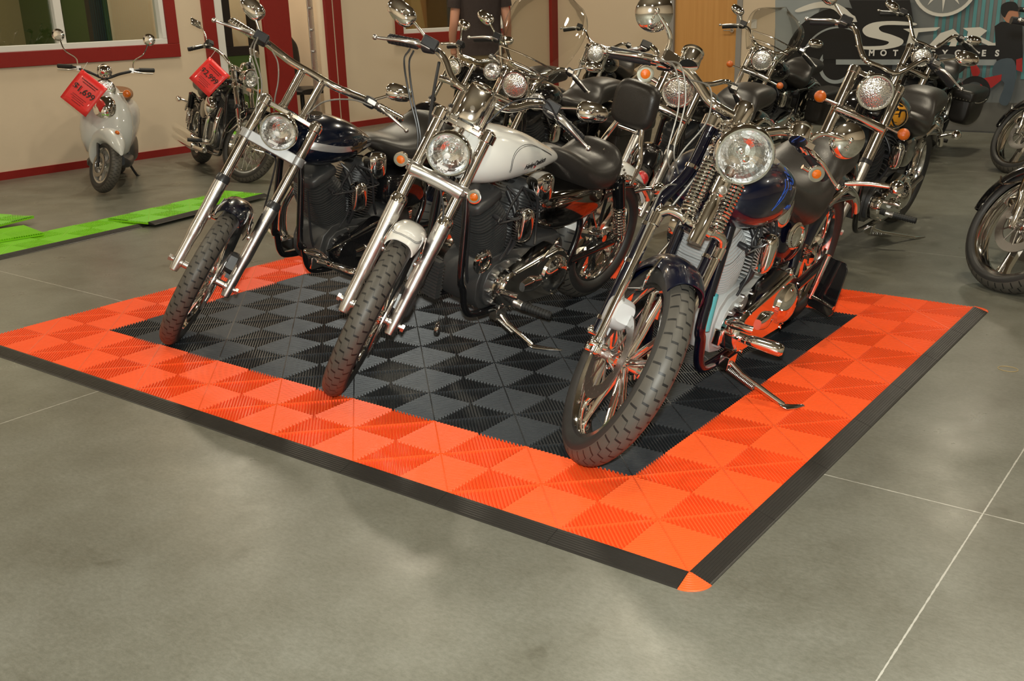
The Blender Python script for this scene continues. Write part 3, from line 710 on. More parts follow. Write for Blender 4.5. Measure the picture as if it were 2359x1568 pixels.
    if T_ == 'bar':
        m.box((0, 0, L2), (.035, 2*w_+.02, .022)); m.box((-.04, 0, L2), (.07, .09, .022))
        for sd in (-1, 1): m.cyl((0, sd*w_, L2-.018), (0, sd*w_, L2+.014), .032, n=24)
        for sd in (-1, 1): m.cyl((0, sd*w_, L2+.014), (0, sd*w_, L2+.024), .016, n=6)
    else:
        m.box((-.02, 0, L2), (.07, 2*w_+.0, .028))
        for sd in (-1, 1): m.cyl((0, sd*w_, L2-.02), (0, sd*w_, L2+.018), .033, n=24); m.cyl((0, sd*w_, L2+.018), (0, sd*w_, L2+.03), .018, n=6); m.box((.01, sd*.045, L2+.012), (.05, .03, .02)); m.cyl((-.03, sd*.05, L2+.012), (-.03, sd*.05, L2+.03), .012, n=6)
    m.build('top_clamp', CHROME2 if T_ == 'bar' else CHROME, root, bevel=.004)
    if not g('springer'):
        m = MB(F)
        if T_ == 'bar': m.box((.004, 0, L1), (.045, 2*w_-.02, .045)); m.box((-.05, 0, L1), (.08, .08, .04))
        else: m.tube([(.022, -w_-.01, L1-.01), (.024, 0, L1-.006), (.022, w_+.01, L1-.01)], .026, 18, 4); m.box((-.04, 0, L1), (.08, .08, .04))
        for sd in (-1, 1): m.cyl((0, sd*w_, L1-.02), (0, sd*w_, L1+.02), .031, n=24); m.cyl((0, sd*(w_+.02), L1+.012), (0, sd*(w_+.036), L1+.012), .008, n=8)
        m.build('lower_clamp', g('lowm', ALU), root, bevel=.006)
        m = MB(F); m.cyl((-.05, 0, L1-.03), (-.05, 0, L2+.02), .03, n=18); m.build('steering_stem', paint, root)
    else:
        m = MB(F); m.cyl((-.05, 0, L1-.12), (-.05, 0, L2+.02), .03, n=18); m.build('steering_stem', FRAMEBLUE, root)
    # ---- handlebar
    bp = c['bar']; pts = [(p[0], -p[1], p[2]) for p in bp[::-1] if p[1] > 0]+[tuple(p) for p in bp]
    m = MB(F); m.tube(pts, g('barr', .0145), 16, 5); hb = m.build('handlebar', bright, root)
    rs = c.get('riser')
    if rs:
        m = MB(F)
        for sd in (-1, 1):
            m.tube([(rs[0][0], sd*rs[0][1], rs[0][2]), (rs[1][0], sd*rs[1][1], rs[1][2])], rs[2], 18)
            m.torus((rs[1][0], sd*rs[1][1], rs[1][2]), (0, 1, 0), .017, .006, 20, 8); m.lathe([(rs[2]*1.05, 0), (rs[2]*1.25, .004), (rs[2]*1.25, .014), (rs[2], .018)], (rs[0][0], sd*rs[0][1], rs[0][2]), V(rs[1])-V(rs[0]), 18)
        m.build('handlebar_riser', bright, hb)
    e1, e0 = V(bp[-1]), V(bp[-2]); dg = (e1-e0).normalized(); gl = g('grip', .125)
    for sd in (-1, 1):
        fl = lambda p: V((p[0], sd*p[1], p[2]))
        m = MB(F); a = e1-dg*gl; q = e1+dg*.006
        if g('gripslash'): m.tube([fl(a), fl(q)], .019, 16)
        elif lod: ribbed(m, fl(a), fl(q), .0195, 7)
        else: m.tube([fl(a), fl(q)], .019, 10)
        m.build('grip', g('gripm', BLKPLAS), hb)
        m = MB(F); b2 = a-dg*.045; u = V((1, 0, 0))
        m.lathe([(.016, -.028), (.024, -.026), (.026, 0), (.026, .022), (.02, .026)], fl(b2), fl(a)-fl(b2), 16)
        if sd == -1 or g('switchbig'): m.box(fl(b2)+V((.028, 0, .006)), (.045, .062, .042), None)
        else: m.box(fl(b2)+V((.02, 0, .0)), (.035, .04, .034))
        sw = m.build('switch_housing', g('swm', BLKPLAS), hb, bevel=.005)
        m = MB(F); lp = a+V((.038, -.005, -.004)); le = c['lever'] if 'lever' in c else e1+V((.05, .02, -.02)); le = V(le)
        m.tube([fl(lp-dg*.03), fl(lp+dg*.012), fl(lp.lerp(le, .35)+V((.012, 0, 0))), fl(lp.lerp(le, .8)), fl(le)], [.009, .011, .0085, .0065, .006], 10, 4); m.ball(fl(le), .011, 12)
        m.box(fl(lp-dg*.03), (.03, .04, .022)); m.build('lever', g('levm', ALU), hb, bevel=.002)
    # ---- mirrors
    mi = g('mirror')
    if mi:
        for sd in (-1, 1):
            mp = V((mi['p'][0], sd*mi['p'][1], mi['p'][2]))
            if 'pl' in mi and sd == 1: mp = V(mi['pl'])
            st = V(e1-dg*(gl+.03)); st = V((st.x+.015, sd*st.y, st.z+.02))
            m = MB(F)
            if mi['kind'] == 'round':
                m.lathe([(.0, .024), (.02, .023), (.05, .013), (.061, .0), (.061, -.006), (.055, -.008)], mp, mi.get('d', (1, 0, -.35)), 32); m.lathe([(.0, -.0065), (.055, -.0065), (.055, -.0045), (0, -.0045)], mp, mi.get('d', (1, 0, -.35)), 32)
                for k in range(5): m.ball(mp+V((.022, 0, -.035+.012*k)), .004, 8)
            elif mi['kind'] == 'tear':
                R_ = []; ax = V((0, sd*1, .28)).normalized(); up = V((0, -sd*.28, 1)).normalized()
                for f, rr in ((0, .0), (.03, .5), (.12, .82), (.3, 1), (.6, .96), (.85, .75), (.97, .4), (1, 0)):
                    o = mp+ax*(f-.45)*.125
                    R_.append([o+up*math.cos(t)*max(rr, .01)*.040+V((1, 0, 0))*(max(math.sin(t), -.25))*max(rr, .01)*.026 for t in [2*PI*i/20 for i in range(20)]])
                m.rings(R_)
            else: m.box(mp, (.02, .11, .07))
            mr = m.build('mirror', g('mirm', CHROME), root, bevel=(.008 if mi['kind'] == 'box' else 0))
            mid = st.lerp(mp, .5)+V((.01, sd*(.012 if mi['kind'] == 'tear' else -.03), .01))
            m = MB(F); m.tube([st, mid, mp+V((.02, 0, -.0))], [.0062, .0058, .0055] if mi['kind'] != 'round' else [.009, .0085, .006], 10, 6); m.ball(mp+V((.022, 0, 0)), .0105, 10); m.build('mirror_stem', CHROME, mr)
    # ---- cables
    if g('cables'):
        for cb in c['cables']:
            m = MB(F); m.tube(cb['p'], cb.get('r', .0038), 8, 8); m.build('control_cable', cb.get('m', BLKPLAS), root)
    # ---- headlight
    h = g('head')
    def lamp(nm, p, r, depth, M_=F, mt=CHROME, lens=REFLECT, d=V((1, 0, 0))):
        p = V(p); d = V(d).normalized()
        m = MB(M_); m.lathe([(0, -depth), (r*.35, -depth*.99), (r*.75, -depth*.82), (r*.93, -depth*.4), (r*.99, -.02), (r*1.06, -.012), (r*1.06, .004), (r*1.0, .014), (r*.93, .014), (r*.92, .004)], p, d, 44, caps=False); s_ = m.build(nm, mt, root)
        if lod and r > .07:
            m = MB(M_); R_ = [(r*.93, .004), (r*.88, -r*.10), (r*.78, -r*.22), (r*.64, -r*.34), (r*.48, -r*.44), (r*.30, -r*.51), (r*.14, -r*.54), (.0001, -r*.55)]
            m.lathe(R_, p, d, 30, caps=False); ln = m.build('reflector', BOWL, s_, ang=5)
            m = MB(M_); m.lathe([(r*.92, .004), (r*.80, .011), (r*.5, .020), (r*.2, .024), (.0001, .025)], p, d, 44, caps=False); m.build('lens', CLEARLENS, s_, ang=70)
            m = MB(M_); m.lathe([(0, 0), (r*.10, .001), (r*.13, r*.06), (r*.12, r*.16), (r*.06, r*.22), (0, r*.23)], p-d*r*.52, d, 20); m.build('bulb', CHROME2, s_)
        else:
            m = MB(M_); m.lathe([(r*.92, .004), (r*.80, .011), (r*.5, .020), (r*.2, .024), (.0001, .025)], p, d, 44, caps=False)
            ln = m.build('lens', lens, s_, ang=70)
        return s_, ln
    if h:
        hs, ln = lamp('headlight', h[:3], h[3], h[4] if len(h) > 4 else .12, mt=g('headm', CHROME), d=g('headd', (1, 0, -.52)))
        if lod:
            hd = V(g('headd', (1, 0, -.52))).normalized(); P0 = V(h[:3]); up = V((0, 0, 1)); up = (up-hd*up.dot(hd)).normalized(); sdv = hd.cross(up)
            m = MB(F); q = P0+hd*.026; m.lathe([(0, 0), (.011, 0), (.011, .005), (.007, .007), (0, .007)], q-hd*.002, hd, 18)
            if not g('springer'): m.prism([(-.022, -.005), (.022, -.005), (.022, .005), (-.022, .005)], P0+hd*.015-up*h[3]*.62, sdv, up, hd*.006)
            m.build('lens_marking', WHITEPRINT if not g('springer') else CHROME, hs)
        m = MB(F); m.tube([(h[0]-.03, 0, h[2]+h[3]*.8), (h[0]-.06, 0, h[2]+h[3]*1.2), (.0, 0, L2-.01)], .012, 10, 4); m.build('headlight_bracket', CHROME, hs)
    for p in g('spots', []): lamp('spot_lamp', p[:3], p[3], .07)
    # ---- turn signals
    for sg in g('signals', []):
        p = V(sg[:3]); m = MB(F); m.lathe([(0, -.05), (.012, -.047), (.023, -.02), (.027, 0), (.027, .006), (.018, .008), (.0, .003)], p, (1, 0, -.5), 24, caps=False)
        s_ = m.build('turn_signal', CHROME, root); k = sg[3] if len(sg) > 3 else 0
        m = MB(F)
        if k: m.ball(p+V((.004, 0, 0)), k, 20, (1, 0, 0), .8)
        else: m.lathe([(.017, .005), (.014, .011), (.007, .014), (.0001, .015)], p, (1, 0, -.5), 20, caps=False)
        m.build('amber_lens', AMBER, s_)
        m = MB(F); q = sg[4] if len(sg) > 4 else (p.x-.01, p.y-math.copysign(.05, p.y), p.z); m.tube([p-V((.012, 0, 0)), q], .0075, 10); m.build('signal_stalk', CHROME, s_)
    # ---- front mudguard
    fd = g('fender')
    if fd:
        m = MB(F); arc_sheet(m, R+.012, fd[2], fd[0], fd[1], .018, side=fd[3], ew=.12); f_ = m.build('front_fender', g('fpaint', paint), root, ang=50)
        m = MB(F)
        for sd in (-1, 1):
            for t in ((fd[0]*.7+fd[1]*.3), (fd[0]*.25+fd[1]*.75)):
                rr = R-.0; m.tube([(rr*math.cos(t), sd*fd[2]*.98, rr*math.sin(t)), (rr*.8*math.cos(t), sd*(fd[2]+.01), rr*.8*math.sin(t)), (.0, sd*(w_-.03), .235)], .0048, 8, 4)
        m.build('fender_brace', CHROME, f_)
        if g('fstripe'):
            m = MB(F)
            st = g('fstripe'); t0 = fd[0]+.05
            for off, rad in st[1]:
                pts = []
                for j in range(21):
                    a = (-1+j/10)*.86; y, rr = dome(a*(1-off*8), R+.012, fd[2], .018, fd[3]); rr += .0015; tt = t0+off*3+.20*(abs(a/.86)**5)
                    pts.append((rr*math.cos(tt), y, rr*math.sin(tt)))
                m.tube(pts, rad, 6, 2)
            m.build('stripe', st[0], f_)
    # ---- tank
    tk = c['tank']; m = MB(); m.loft(tk, 36, 6); tank = m.build('fuel_tank', paint, root, ang=60)
    bvh = BVHTree.FromPolygons(m.v, m.f)
    def on_tank(p, off=.001, sd=1):
        hit = bvh.ray_cast(V((p[0], sd*.6, p[2])), V((0, -sd, 0)))
        return V((p[0], hit[0].y+sd*off, p[2])) if hit[0] is not None else V((p[0], 0, p[2]))
    cp = g('cap', (tk[2][0], 0)); hit = bvh.ray_cast(V((cp[0], cp[1], 2)), V((0, 0, -1)))
    if hit[0] is not None:
        m = MB(); m.lathe([(0, .016), (.02, .015), (.034, .009), (.038, 0), (.038, -.008)], hit[0], hit[1], 28); m.build('fuel_cap', CHROME, tank)
    for fn in g('tankart', []): fn(tank, on_tank, bvh)
    if g('dash'):
        m = MB(); d_ = g('dash'); m.loft(d_, 20, 5); m.build('instrument_panel', g('dashm', CHROME), root)
    # ---- seat
    m = MB(); m.loft(c['seat'], 32, 6); seat = m.build('seat', LEATHER, root, ang=70)
    for s2 in g('seat2', []): MB().loft(s2, 28, 6).build('seat_pad', LEATHER, seat, ang=70)
    if g('studs'):
        m = MB()
        for p in c['studs']: m.ball(p, .006, 8)
        m.build('studs', CHROME, seat)
    if g('welt'):
        m = MB(); m.tube(c['welt'], .004, 8, 6); m.build('piping', LEATHER, seat)
    # ---- frame
    m = MB(); fr = g('framer', .016); fm = g('framem', BLKGLOSS)
    hx = WB-.05-math.sin(c['rake'])*(L1+.04)-.04; hz = R+math.cos(c['rake'])*(L1+.04)-.02; fx = g('fdx', ex+.255); fz = g('fbz', .20)
    for sd in (-1, 1):
        m.tube([(hx, sd*.03, hz), (hx-.03, sd*.07, hz-.10), (fx+.02, sd*.095, .42), (fx, sd*.1, fz+.12), (fx-.03, sd*.105, fz+.02), (fx-.10, sd*.11, fz-.015), (ex-.1, sd*.11, fz-.02), (ex-.38, sd*.12, fz), (ex-.46, sd*.12, fz+.12), (ex-.5, sd*.11, .50), (ex-.42, sd*.09, .62)], fr, 14, 5)
        m.tube([(ex-.42, sd*.09, .62), (.12, sd*.10, .62), (-.10, sd*.11, .60)], fr*.8, 12, 4)
        m.tube([(ex-.46, sd*.12, fz+.08), (.0, sd*.105, Rr)], fr*1.1, 12)
    m.tube([(hx, 0, hz+.03), (ex, 0, .76), (ex-.42, 0, .64)], .024, 14, 5); m.tube([(hx+.03, 0, hz-.06), (hx-.035, 0, hz+.09)], .034, 18)
    m.tube([(ex-.42, -.11, .60), (ex-.42, .11, .60)], fr*.8, 10)
    m.build('frame', fm, root)
    # ---- engine
    m = MB(); cz = g('ez', .33)
    out = [(.13, -.10), (.165, -.05), (.17, .02), (.15, .08), (.10, .12), (.0, .135), (-.12, .12), (-.22, .10), (-.33, .09), (-.36, .02), (-.35, -.08), (-.28, -.105), (.05, -.12)]
    m.prism(out, (ex, -.10, cz), (1, 0, 0), (0, 0, 1), (0, .20, 0))
    m.prism([(x*.8+.01, z*.8) for x, z in out], (ex, -.12, cz), (1, 0, 0), (0, 0, 1), (0, .24, 0))
    for q in ((.125, .055), (.13, -.03), (.07, -.075), (.06, .095), (-.05, .10), (-.12, .09)): m.cyl((ex+q[0]*.8+.01, .1, cz+q[1]*.8), (ex+q[0]*.8+.01, .135, cz+q[1]*.8), .009, n=8)
    en = m.build('engine', eng, root, bevel=.012)
    for k, tilt in enumerate((math.radians(22.5), -math.radians(22.5))):
        ax = V((math.sin(tilt), 0, math.cos(tilt))); fwd = V((ax.z, 0, -ax.x)); O = V((ex, 0, cz)); m = MB()
        m.lathe([(.062, .10), (.062, .36)], O, ax, 24)
        nf = 15 if lod else 8; a0, a1 = .125, .30
        def fin(s_, hx_, hy_, th, e=4.0):
            ring = []
            for j in range(28):
                t = 2*PI*j/28; ring.append((hx_*math.copysign(abs(math.cos(t))**(2/e), math.cos(t)), hy_*math.copysign(abs(math.sin(t))**(2/e), math.sin(t))))
            m.rings([[O+ax*(s_-th/2)+fwd*x+V((0, y, 0)) for x, y in ring], [O+ax*(s_+th/2)+fwd*x+V((0, y, 0)) for x, y in ring]])
        for i in range(nf):
            f = i/(nf-1); s_ = a0+(a1-a0)*f; b_ = .072+.022*math.sin(min(1, f*1.3)*PI/2); fin(s_, b_, b_+.014, .0042)
        cy = m.build('cylinder', eng, en, ang=30)
        m = MB(); s0 = .30
        for i in range(6 if lod else 4): fin(s0+.012*i*(1 if lod else 1.5), .094-.003*i, .108-.004*i, .0045)
        m.lathe([(.075, .29), (.075, .375)], O, ax, 20); m.build('cylinder_head', eng, cy, ang=30)
        m = MB(Mx.Translation(O+ax*.39) @ Mx((( fwd.x, 0, ax.x), (0, 1, 0), (fwd.z, 0, ax.z))).to_4x4())
        m.loft([(-.078, .02, -.02, .07, 4), (-.07, .034, -.02, .088, 4), (0, .040, -.022, .095, 4), (.06, .034, -.02, .09, 4), (.078, .02, -.02, .07, 4)], 24, 3)
        for sy in (-.06, .06):
            for sx_ in (-.05, .05): m.cyl((sx_, sy, .03), (sx_, sy, .044), .009, n=8)
        m.build('rocker_cover', g('rockm', eng if eng is not GREYENG else GREYENG), cy, ang=40)
        if lod:
            m = MB(); p = O+ax*.345+V((0, .10, 0)); m.tube([p, p+V((0, .03, .0)), p+V((.0, .04, -.02)), O+ax*.30+V((-tilt*.5, .13, .03)), O+V((0, .12, .42))], .0045, 8, 5); m.lathe([(.010, 0), (.012, .02), (.006, .045)], p, (0, 1, -.2), 12); m.build('spark_plug_lead', BLKPLAS, cy)
    # horn cover between the cylinders
    hz0 = cz+.27; m = MB(Mx.Translation((ex, .155, hz0)))
    m.loft([(-.036, .05, -.058, .022, 3.5), (-.030, .066, -.066, .030, 3.5), (0, .074, -.070, .034, 3.5), (.030, .066, -.066, .030, 3.5), (.036, .05, -.058, .022, 3.5)], 24, 3)
    hn = m.build('horn_cover', CHROME, root, ang=50)
    m = MB(); m.tube([(ex, .10, cz+.12), (ex, .13, cz+.20), (ex, .11, cz+.30), (ex, .05, cz+.38)], .010, 10, 4); m.box((ex, .1, hz0-.01), (.03, .09, .02)); m.build('bracket', BLKPLAS, hn)
    if lod:
        for hp, hr in (([(ex-.05, .09, cz+.40), (ex-.10, .13, cz+.36), (ex-.12, .14, cz+.22), (ex-.16, .12, cz+.14)], .006), ([(ex+.05, .08, cz+.42), (ex+.02, .125, cz+.36), (ex+.03, .13, cz+.20), (ex+.08, .125, cz+.12)], .005), ([(hx_, .05, hz_) for hx_, hz_ in ((ex+.22, cz+.30), (ex+.20, cz+.16), (ex+.17, cz+.02), (ex+.10, cz-.08))], .006)):
            m = MB(); m.tube(hp, hr, 8, 6); m.build('engine_hose', BLKPLAS, root)
        m = MB(); m.loft([(ex-.20, cz+.44, cz+.36, .03, 3.5, .10), (ex-.17, cz+.455, cz+.33, .045, 3.5, .11), (ex-.12, cz+.455, cz+.33, .045, 3.5, .11), (ex-.09, cz+.44, cz+.36, .03, 3.5, .10)], 20, 3); cb_ = m.build('ignition_coil', CHROME, root, ang=45)
        for q in ((.10, .06), (.12, -.01), (.09, -.07), (.02, .10), (.0, -.09), (-.06, .09), (-.1, .06)): MB().lathe([(0, .006), (.006, .006), (.0085, .0), (.0085, -.012)], (ex+q[0], .128, cz+q[1]), (0, 1, 0), 10).build('case_bolt', ALU, en)
    # air cleaner and exhaust on the right side
    m = MB(); m.lathe([(.0, .05), (.05, .048), (.085, .035), (.092, 0), (.088, -.03)], (ex, -.15, hz0), (0, -1, 0), 32); m.build('air_cleaner', CHROME, root)
    for k, (sx_, z_) in enumerate(((.15, .27), (-.12, .19))):
        m = MB(); tt = math.radians(22.5)*(1 if k == 0 else -1); m.tube([(ex+math.sin(tt)*.3+.06, -.10, cz+.27), (ex+sx_+.05, -.15, cz+.14), (ex+sx_, -.165, z_+.03), (ex-.1, -.17, z_), (ex-.4, -.175, z_)], [.021, .022, .023, .024, .026], 16, 5)
        m.tube([(ex-.38, -.175, z_), (ex-.5, -.18, z_+.01), (-.25, -.19, z_+.05)], [.028, .042, .040], 18, 4); m.build('exhaust_pipe', CHROME, root)
    # ---- primary cover (left side)
    pm = g('primm', CHROME); x1, x2 = ex-.0+g('pf', .055), ex-g('pr', .27); r1, r2 = .082, .118; pz = g('pz', cz-.005)
    def stad(k): return [(x1+r1*k*math.cos(t), pz+r1*k*math.sin(t)) for t in [-PI/2+PI*i/12 for i in range(13)]]+[(x2+r2*k*math.cos(t), pz+.01+r2*k*math.sin(t)) for t in [PI/2+PI*i/16 for i in range(17)]]
    m = MB(); R_ = []
    for y, k in ((.10, 1), (.165, 1.0), (.180, .95), (.186, .88)): R_.append([(x, y, z) for x, z in stad(k)])
    m.rings(R_)
    for i in range(10): t = i/9; q = stad(.92)[int(t*28)]; m.cyl((q[0], .165, q[1]), (q[0], .190, q[1]), .0060, n=8)
    pc = m.build('primary_cover', pm, root, ang=35)
    m = MB(); m.lathe([(.083, 0), (.083, .012), (.074, .018), (.070, .024), (.052, .034), (.03, .040), (0, .042)], (x2, .182, pz+.01), (0, 1, 0), 40)
    for i in range(5): a = 2*PI*i/5; m.cyl((x2+.072*math.cos(a), .2, pz+.01+.072*math.sin(a)), (x2+.072*math.cos(a), .206, pz+.01+.072*math.sin(a)), .005, n=8)
    m.build('derby_cover', g('derbm', CHROME), pc)
    m = MB(); xm = (x1+x2)/2+.02; m.loft([(xm-.06, pz+.02, pz-.02, .014, 3, .186), (xm, pz+.032, pz-.03, .018, 3, .19), (xm+.06, pz+.02, pz-.02, .014, 3, .186)], 20, 4)
    m.build('inspection_cover', g('derbm', CHROME), pc)
    # transmission / starter / rear pulley cover
    m = MB(); m.loft([(ex-.45, cz+.10, cz-.11, .075, 3.5), (ex-.38, cz+.14, cz-.12, .10, 3.5), (ex-.25, cz+.15, cz-.12, .10, 3.5), (ex-.18, cz+.12, cz-.1, .09, 3.5)], 20, 3); m.build('gearbox', eng, root)
    # ---- oil tank / side cover
    m = MB(); sc_ = g('sidecov', [(ex-.22, .62, .52, .08, 4), (ex-.26, .66, .48, .125, 4), (ex-.40, .67, .44, .13, 4), (ex-.50, .64, .46, .12, 4), (ex-.54, .6, .5, .08, 4)]); m.loft(sc_, 28, 4)
    m.build('side_cover', g('sidem', BLKGLOSS), root, ang=50)
    # ---- rear mudguard and lights
    rf = g('rfender', (math.radians(20), math.radians(150), .085)); m = MB(Mx.Translation((0, 0, Rr))); arc_sheet(m, Rr+.03, rf[2], rf[1], rf[0], .02, side=.07); rfo = m.build('rear_fender', g('rpaint', paint), root, ang=50)
    m = MB(); m.tube([(.22, .105, .62), (.05, .115, .66), (-.16, .11, .58), (-.26, .105, .50)], .014, 12, 5, flat=1.3); m.tube([(.22, -.105, .62), (.05, -.115, .66), (-.16, -.11, .58), (-.26, -.105, .50)], .014, 12, 5, flat=1.3); m.build('fender_strut', g('strutm', CHROME), root)
    m = MB(); m.lathe([(0, .03), (.03, .026), (.04, .01), (.04, -.02), (.02, -.04)], (-.33, 0, Rr+.23), (-1, 0, .1), 24); tl = m.build('tail_light', REDLENS, root)
    for sd in (-1, 1):
        q = g('rsig', (-.16, .20, .60)); m = MB(); p = V((q[0], sd*q[1], q[2])); m.lathe([(0, .05), (.015, .045), (.028, .015), (.03, -.01), (.022, -.022), (0, -.024)], p, (1, 0, 0), 22); s_ = m.build('turn_signal', CHROME, root)
        m = MB(); m.lathe([(.024, 0), (.018, .008), (0, .010)], p-V((.022, 0, 0)), (-1, 0, 0), 18); m.build('amber_lens', REDLENS, s_)
        m = MB(); m.tube([p, (q[0]+.03, sd*(q[1]*.5+.05), q[2]-.01), (q[0]+.06, sd*.11, q[2]-.03)], [.009, .010, .012], 10, 4); m.build('signal_stalk', CHROME, s_)
    # ---- rear shocks
    if g('shocks', True):
        for sd in (-1, 1):
            m = MB(); a = V((.125, sd*.145, .655)); b2 = V((-.0, sd*.145, Rr+.03)); d_ = (b2-a).normalized(); u, v_, _ = frame_of(d_); pts = []
            for i in range(11*14):
                t = i/14; q = a+d_*(.10+t*.0165); pts.append(q+u*.026*math.cos(2*PI*t)+v_*.026*math.sin(2*PI*t))
            m.tube(pts, .0052, 7); m.cyl(a, b2, .010, n=12); m.torus(b2, (0, 1, 0), .016, .007, 18, 8); sk = m.build('shock_spring', CHROME, root)
            m = MB(); m.cyl(a-d_*.02, a+d_*.12, .031, n=22); m.torus(a-d_*.015, (0, 1, 0), .016, .007, 18, 8); m.build('shock_body', BLKGLOSS, sk)
    # ---- pegs, shifter, stand
    pgp = g('peg', (ex-.08, .13, .25)); fwd_ = g('pegm', 'rubber'); inv = M.inverted()
    for sd in (-1, 1):
        m = MB(); a = V((pgp[0], sd*.12, pgp[2])); e_ = V((pgp[0]-.02, sd*.20, pgp[2]+.005)); q = V((pgp[0]-.06, sd*.33, pgp[2]))
        m.tube([a, e_], [.02, .014], 12); m.box(a, (.09, .03, .06)); m.cyl(e_-V((.0, sd*.02, .0)), e_+V((0, sd*.01, 0)), .018, n=14)
        pb = m.build('foot_peg', g('pegbm', ALU), root, bevel=.004)
        m = MB(); rr = .0185
        if fwd_ == 'rubber': ribbed(m, e_, q, rr, 9)
        else: m.tube([e_, e_.lerp(q, .2), e_.lerp(q, .85), q], [.014, .021, .024, .015], 16, 3)
        m.build('peg_pad', RUBBER if fwd_ == 'rubber' else CHROME, pb)
    m = MB(); s0 = V((pgp[0]-.02, .16, pgp[2]+.03)); s1 = V((pgp[0]+.12, .17, pgp[2]+.10)); s2 = s1+V((-.02, .085, .0)); m.tube([s0, s0.lerp(s1, .5)+V((0, 0, .02)), s1], .009, 10, 4); m.tube([s1, s1+V((0, .02, 0)), s2], [.008, .014, .014], 12)
    m.tube([s0+V((0, 0, .03)), (ex-.20, .20, pz+.17), (ex-.24, .17, pz+.16)], .0055, 8, 3); m.ball((ex-.20, .20, pz+.17), .012, 10); m.build('gear_lever', CHROME, root)
    if 'stand' in c:
        f_ = inv @ V(c['stand']); a = V(g('standp', (ex+.0, .13, .17))); m = MB(); k = a.lerp(f_, .28)+V((0, -.01, -.01)); dd = (f_-k).normalized()
        m.tube([a, k, f_-dd*.03], [.013, .012, .0105], 12, 1); m.box(a, (.07, .035, .05)); m.tube([f_-dd*.05, f_-dd*.02, f_+V(inv.to_3x3() @ V(c.get('toe', (.05, -.06, 0))))], [.010, .016, .006], 12, 2, flat=.4)
        ss = m.build('side_stand', CHROME2, root, bevel=.003)
        m = MB(); pts = []; a2 = a+V((.0, .0, -.03)); b3 = k.lerp(f_, .35)+V((.02, -.01, 0)); d_ = (b3-a2); L_ = d_.length; d_.normalize(); u, v_, _ = frame_of(d_)
        for i in range(22*10): t = i/10; pts.append(a2+d_*(L_*t/22)+u*.009*math.cos(2*PI*t)+v_*.009*math.sin(2*PI*t))
        m.tube(pts, .0022, 6); m.build('return_spring', STEEL, ss)
    if g('caliper'):
        sd = g('disc', 1); m = MB(F); cc = c['caliper']
        m.loft([(cc[0]-.055, cc[1]-.028+.05, cc[1]-.04, .022, 4, sd*.078), (cc[0]-.045, cc[1]+.045, cc[1]-.05, .036, 4, sd*.084), (cc[0]+.025, cc[1]+.05, cc[1]-.05, .042, 4, sd*.088), (cc[0]+.06, cc[1]+.03, cc[1]-.03, .028, 4, sd*.08)], 24, 4)
        m.box((cc[0]-.05, sd*.085, cc[1]-.04), (.03, .03, .07)); cl = m.build('brake_caliper', g('calm', CAST), root, ang=45)
        m = MB(F); m.tube([(cc[0], sd*.09, cc[1]+.03), (cc[0]-.01, sd*.12, cc[1]+.09), (cc[0]-.06, sd*.11, cc[1]+.15), (-.03, sd*.05, L1-.08), (-.05, sd*.02, L1-.02)], .0042, 8, 7); m.build('brake_hose', g('hosem', BLKPLAS), cl)
    for fn in g('extra', []): fn(root, F, M)
    return root, F
RD = math.radians
# tank artwork -----------------------------------------------------
def art_pearl(tank, on, bvh):
    m = MB()
    for off in (0, .012):
        pts = [on((x-off*.5, 0, z-off*.45), .0008) for x, z in ((.949, .795), (.955, .845), (.955, .89), (.933, .918), (.877, .930), (.798, .918), (.70, .880), (.62, .845))]; m.tube(pts, .0011, 6, 5)
    m.build('pinstripe', PIN, tank)
    f = lambda p, z: on((p.x, 0, p.z), .0012+max(0, z))
    M4 = Mx(((-1, 0, 0, .775), (0, 0, 1, 0), (0, 1, 0, .843), (0, 0, 0, 1)))
    text_obj('Harley-Davidson', .030, M4, BLACKPRINT, 'tank_lettering', tank, .0006, .85, .35, f, .0007)
    m = MB(); m.prism([(-.012, .0), (0, -.011), (.012, 0), (0, .004)], (0, 0, 0), (1, 0, 0), (0, 0, 1), (0, .0005, 0))
    m.v = [tuple(on((.775+x, 0, .830+z), .0012)) for x, y, z in m.v]; m.build('tank_emblem', REDPRINT, tank)
def band(tank, on, rows, m_, name, off=.001):
    """a painted strip lying on the tank: rows of (x, zlow, zhigh)"""
    m = MB(); R_ = cr(rows, 6); vs = []; n = 6
    for x, a, b in R_:
        for k in range(n+1): vs.append(on((x, 0, a+(b-a)*k/n), off))
    fs = [(i*(n+1)+k, i*(n+1)+k+1, (i+1)*(n+1)+k+1, (i+1)*(n+1)+k) for i in range(len(R_)-1) for k in range(n)]
    m.add(vs, fs); return m.build(name, m_, tank)
def art_midnight(tank, on, bvh):
    band(tank, on, [(1.19, .866, .898), (1.12, .852, .886), (1.03, .836, .866), (.95, .828, .855)], SILVERPAINT, 'silver_band')
    band(tank, on, [(.85, .818, .838), (.78, .808, .826), (.72, .803, .815)], SILVERPAINT, 'silver_band')
    m = MB(); pts = [(-.075, .012), (-.02, .012), (-.012, .022), (.012, .022), (.02, .012), (.075, .012), (.06, -.004), (.02, -.012), (.008, -.030), (-.008, -.030), (-.02, -.012), (-.06, -.004)]
    m.prism([(x, z) for x, z in pts], (0, 0, 0), (1, 0, 0), (0, 0, 1), (0, .001, 0)); m.v = [tuple(on((.89+x, 0, .838+z), .001+y*5)) for x, y, z in m.v]; e = m.build('tank_emblem', GOLD, tank)
    m = MB(); m.prism([(-.055, .006), (.055, .006), (.04, .0), (-.04, .0)], (0, 0, 0), (1, 0, 0), (0, 0, 1), (0, .001, 0)); m.v = [tuple(on((.89+x, 0, .838+z), .0075+y)) for x, y, z in m.v]; m.build('emblem_bar', BLACKPRINT, e)
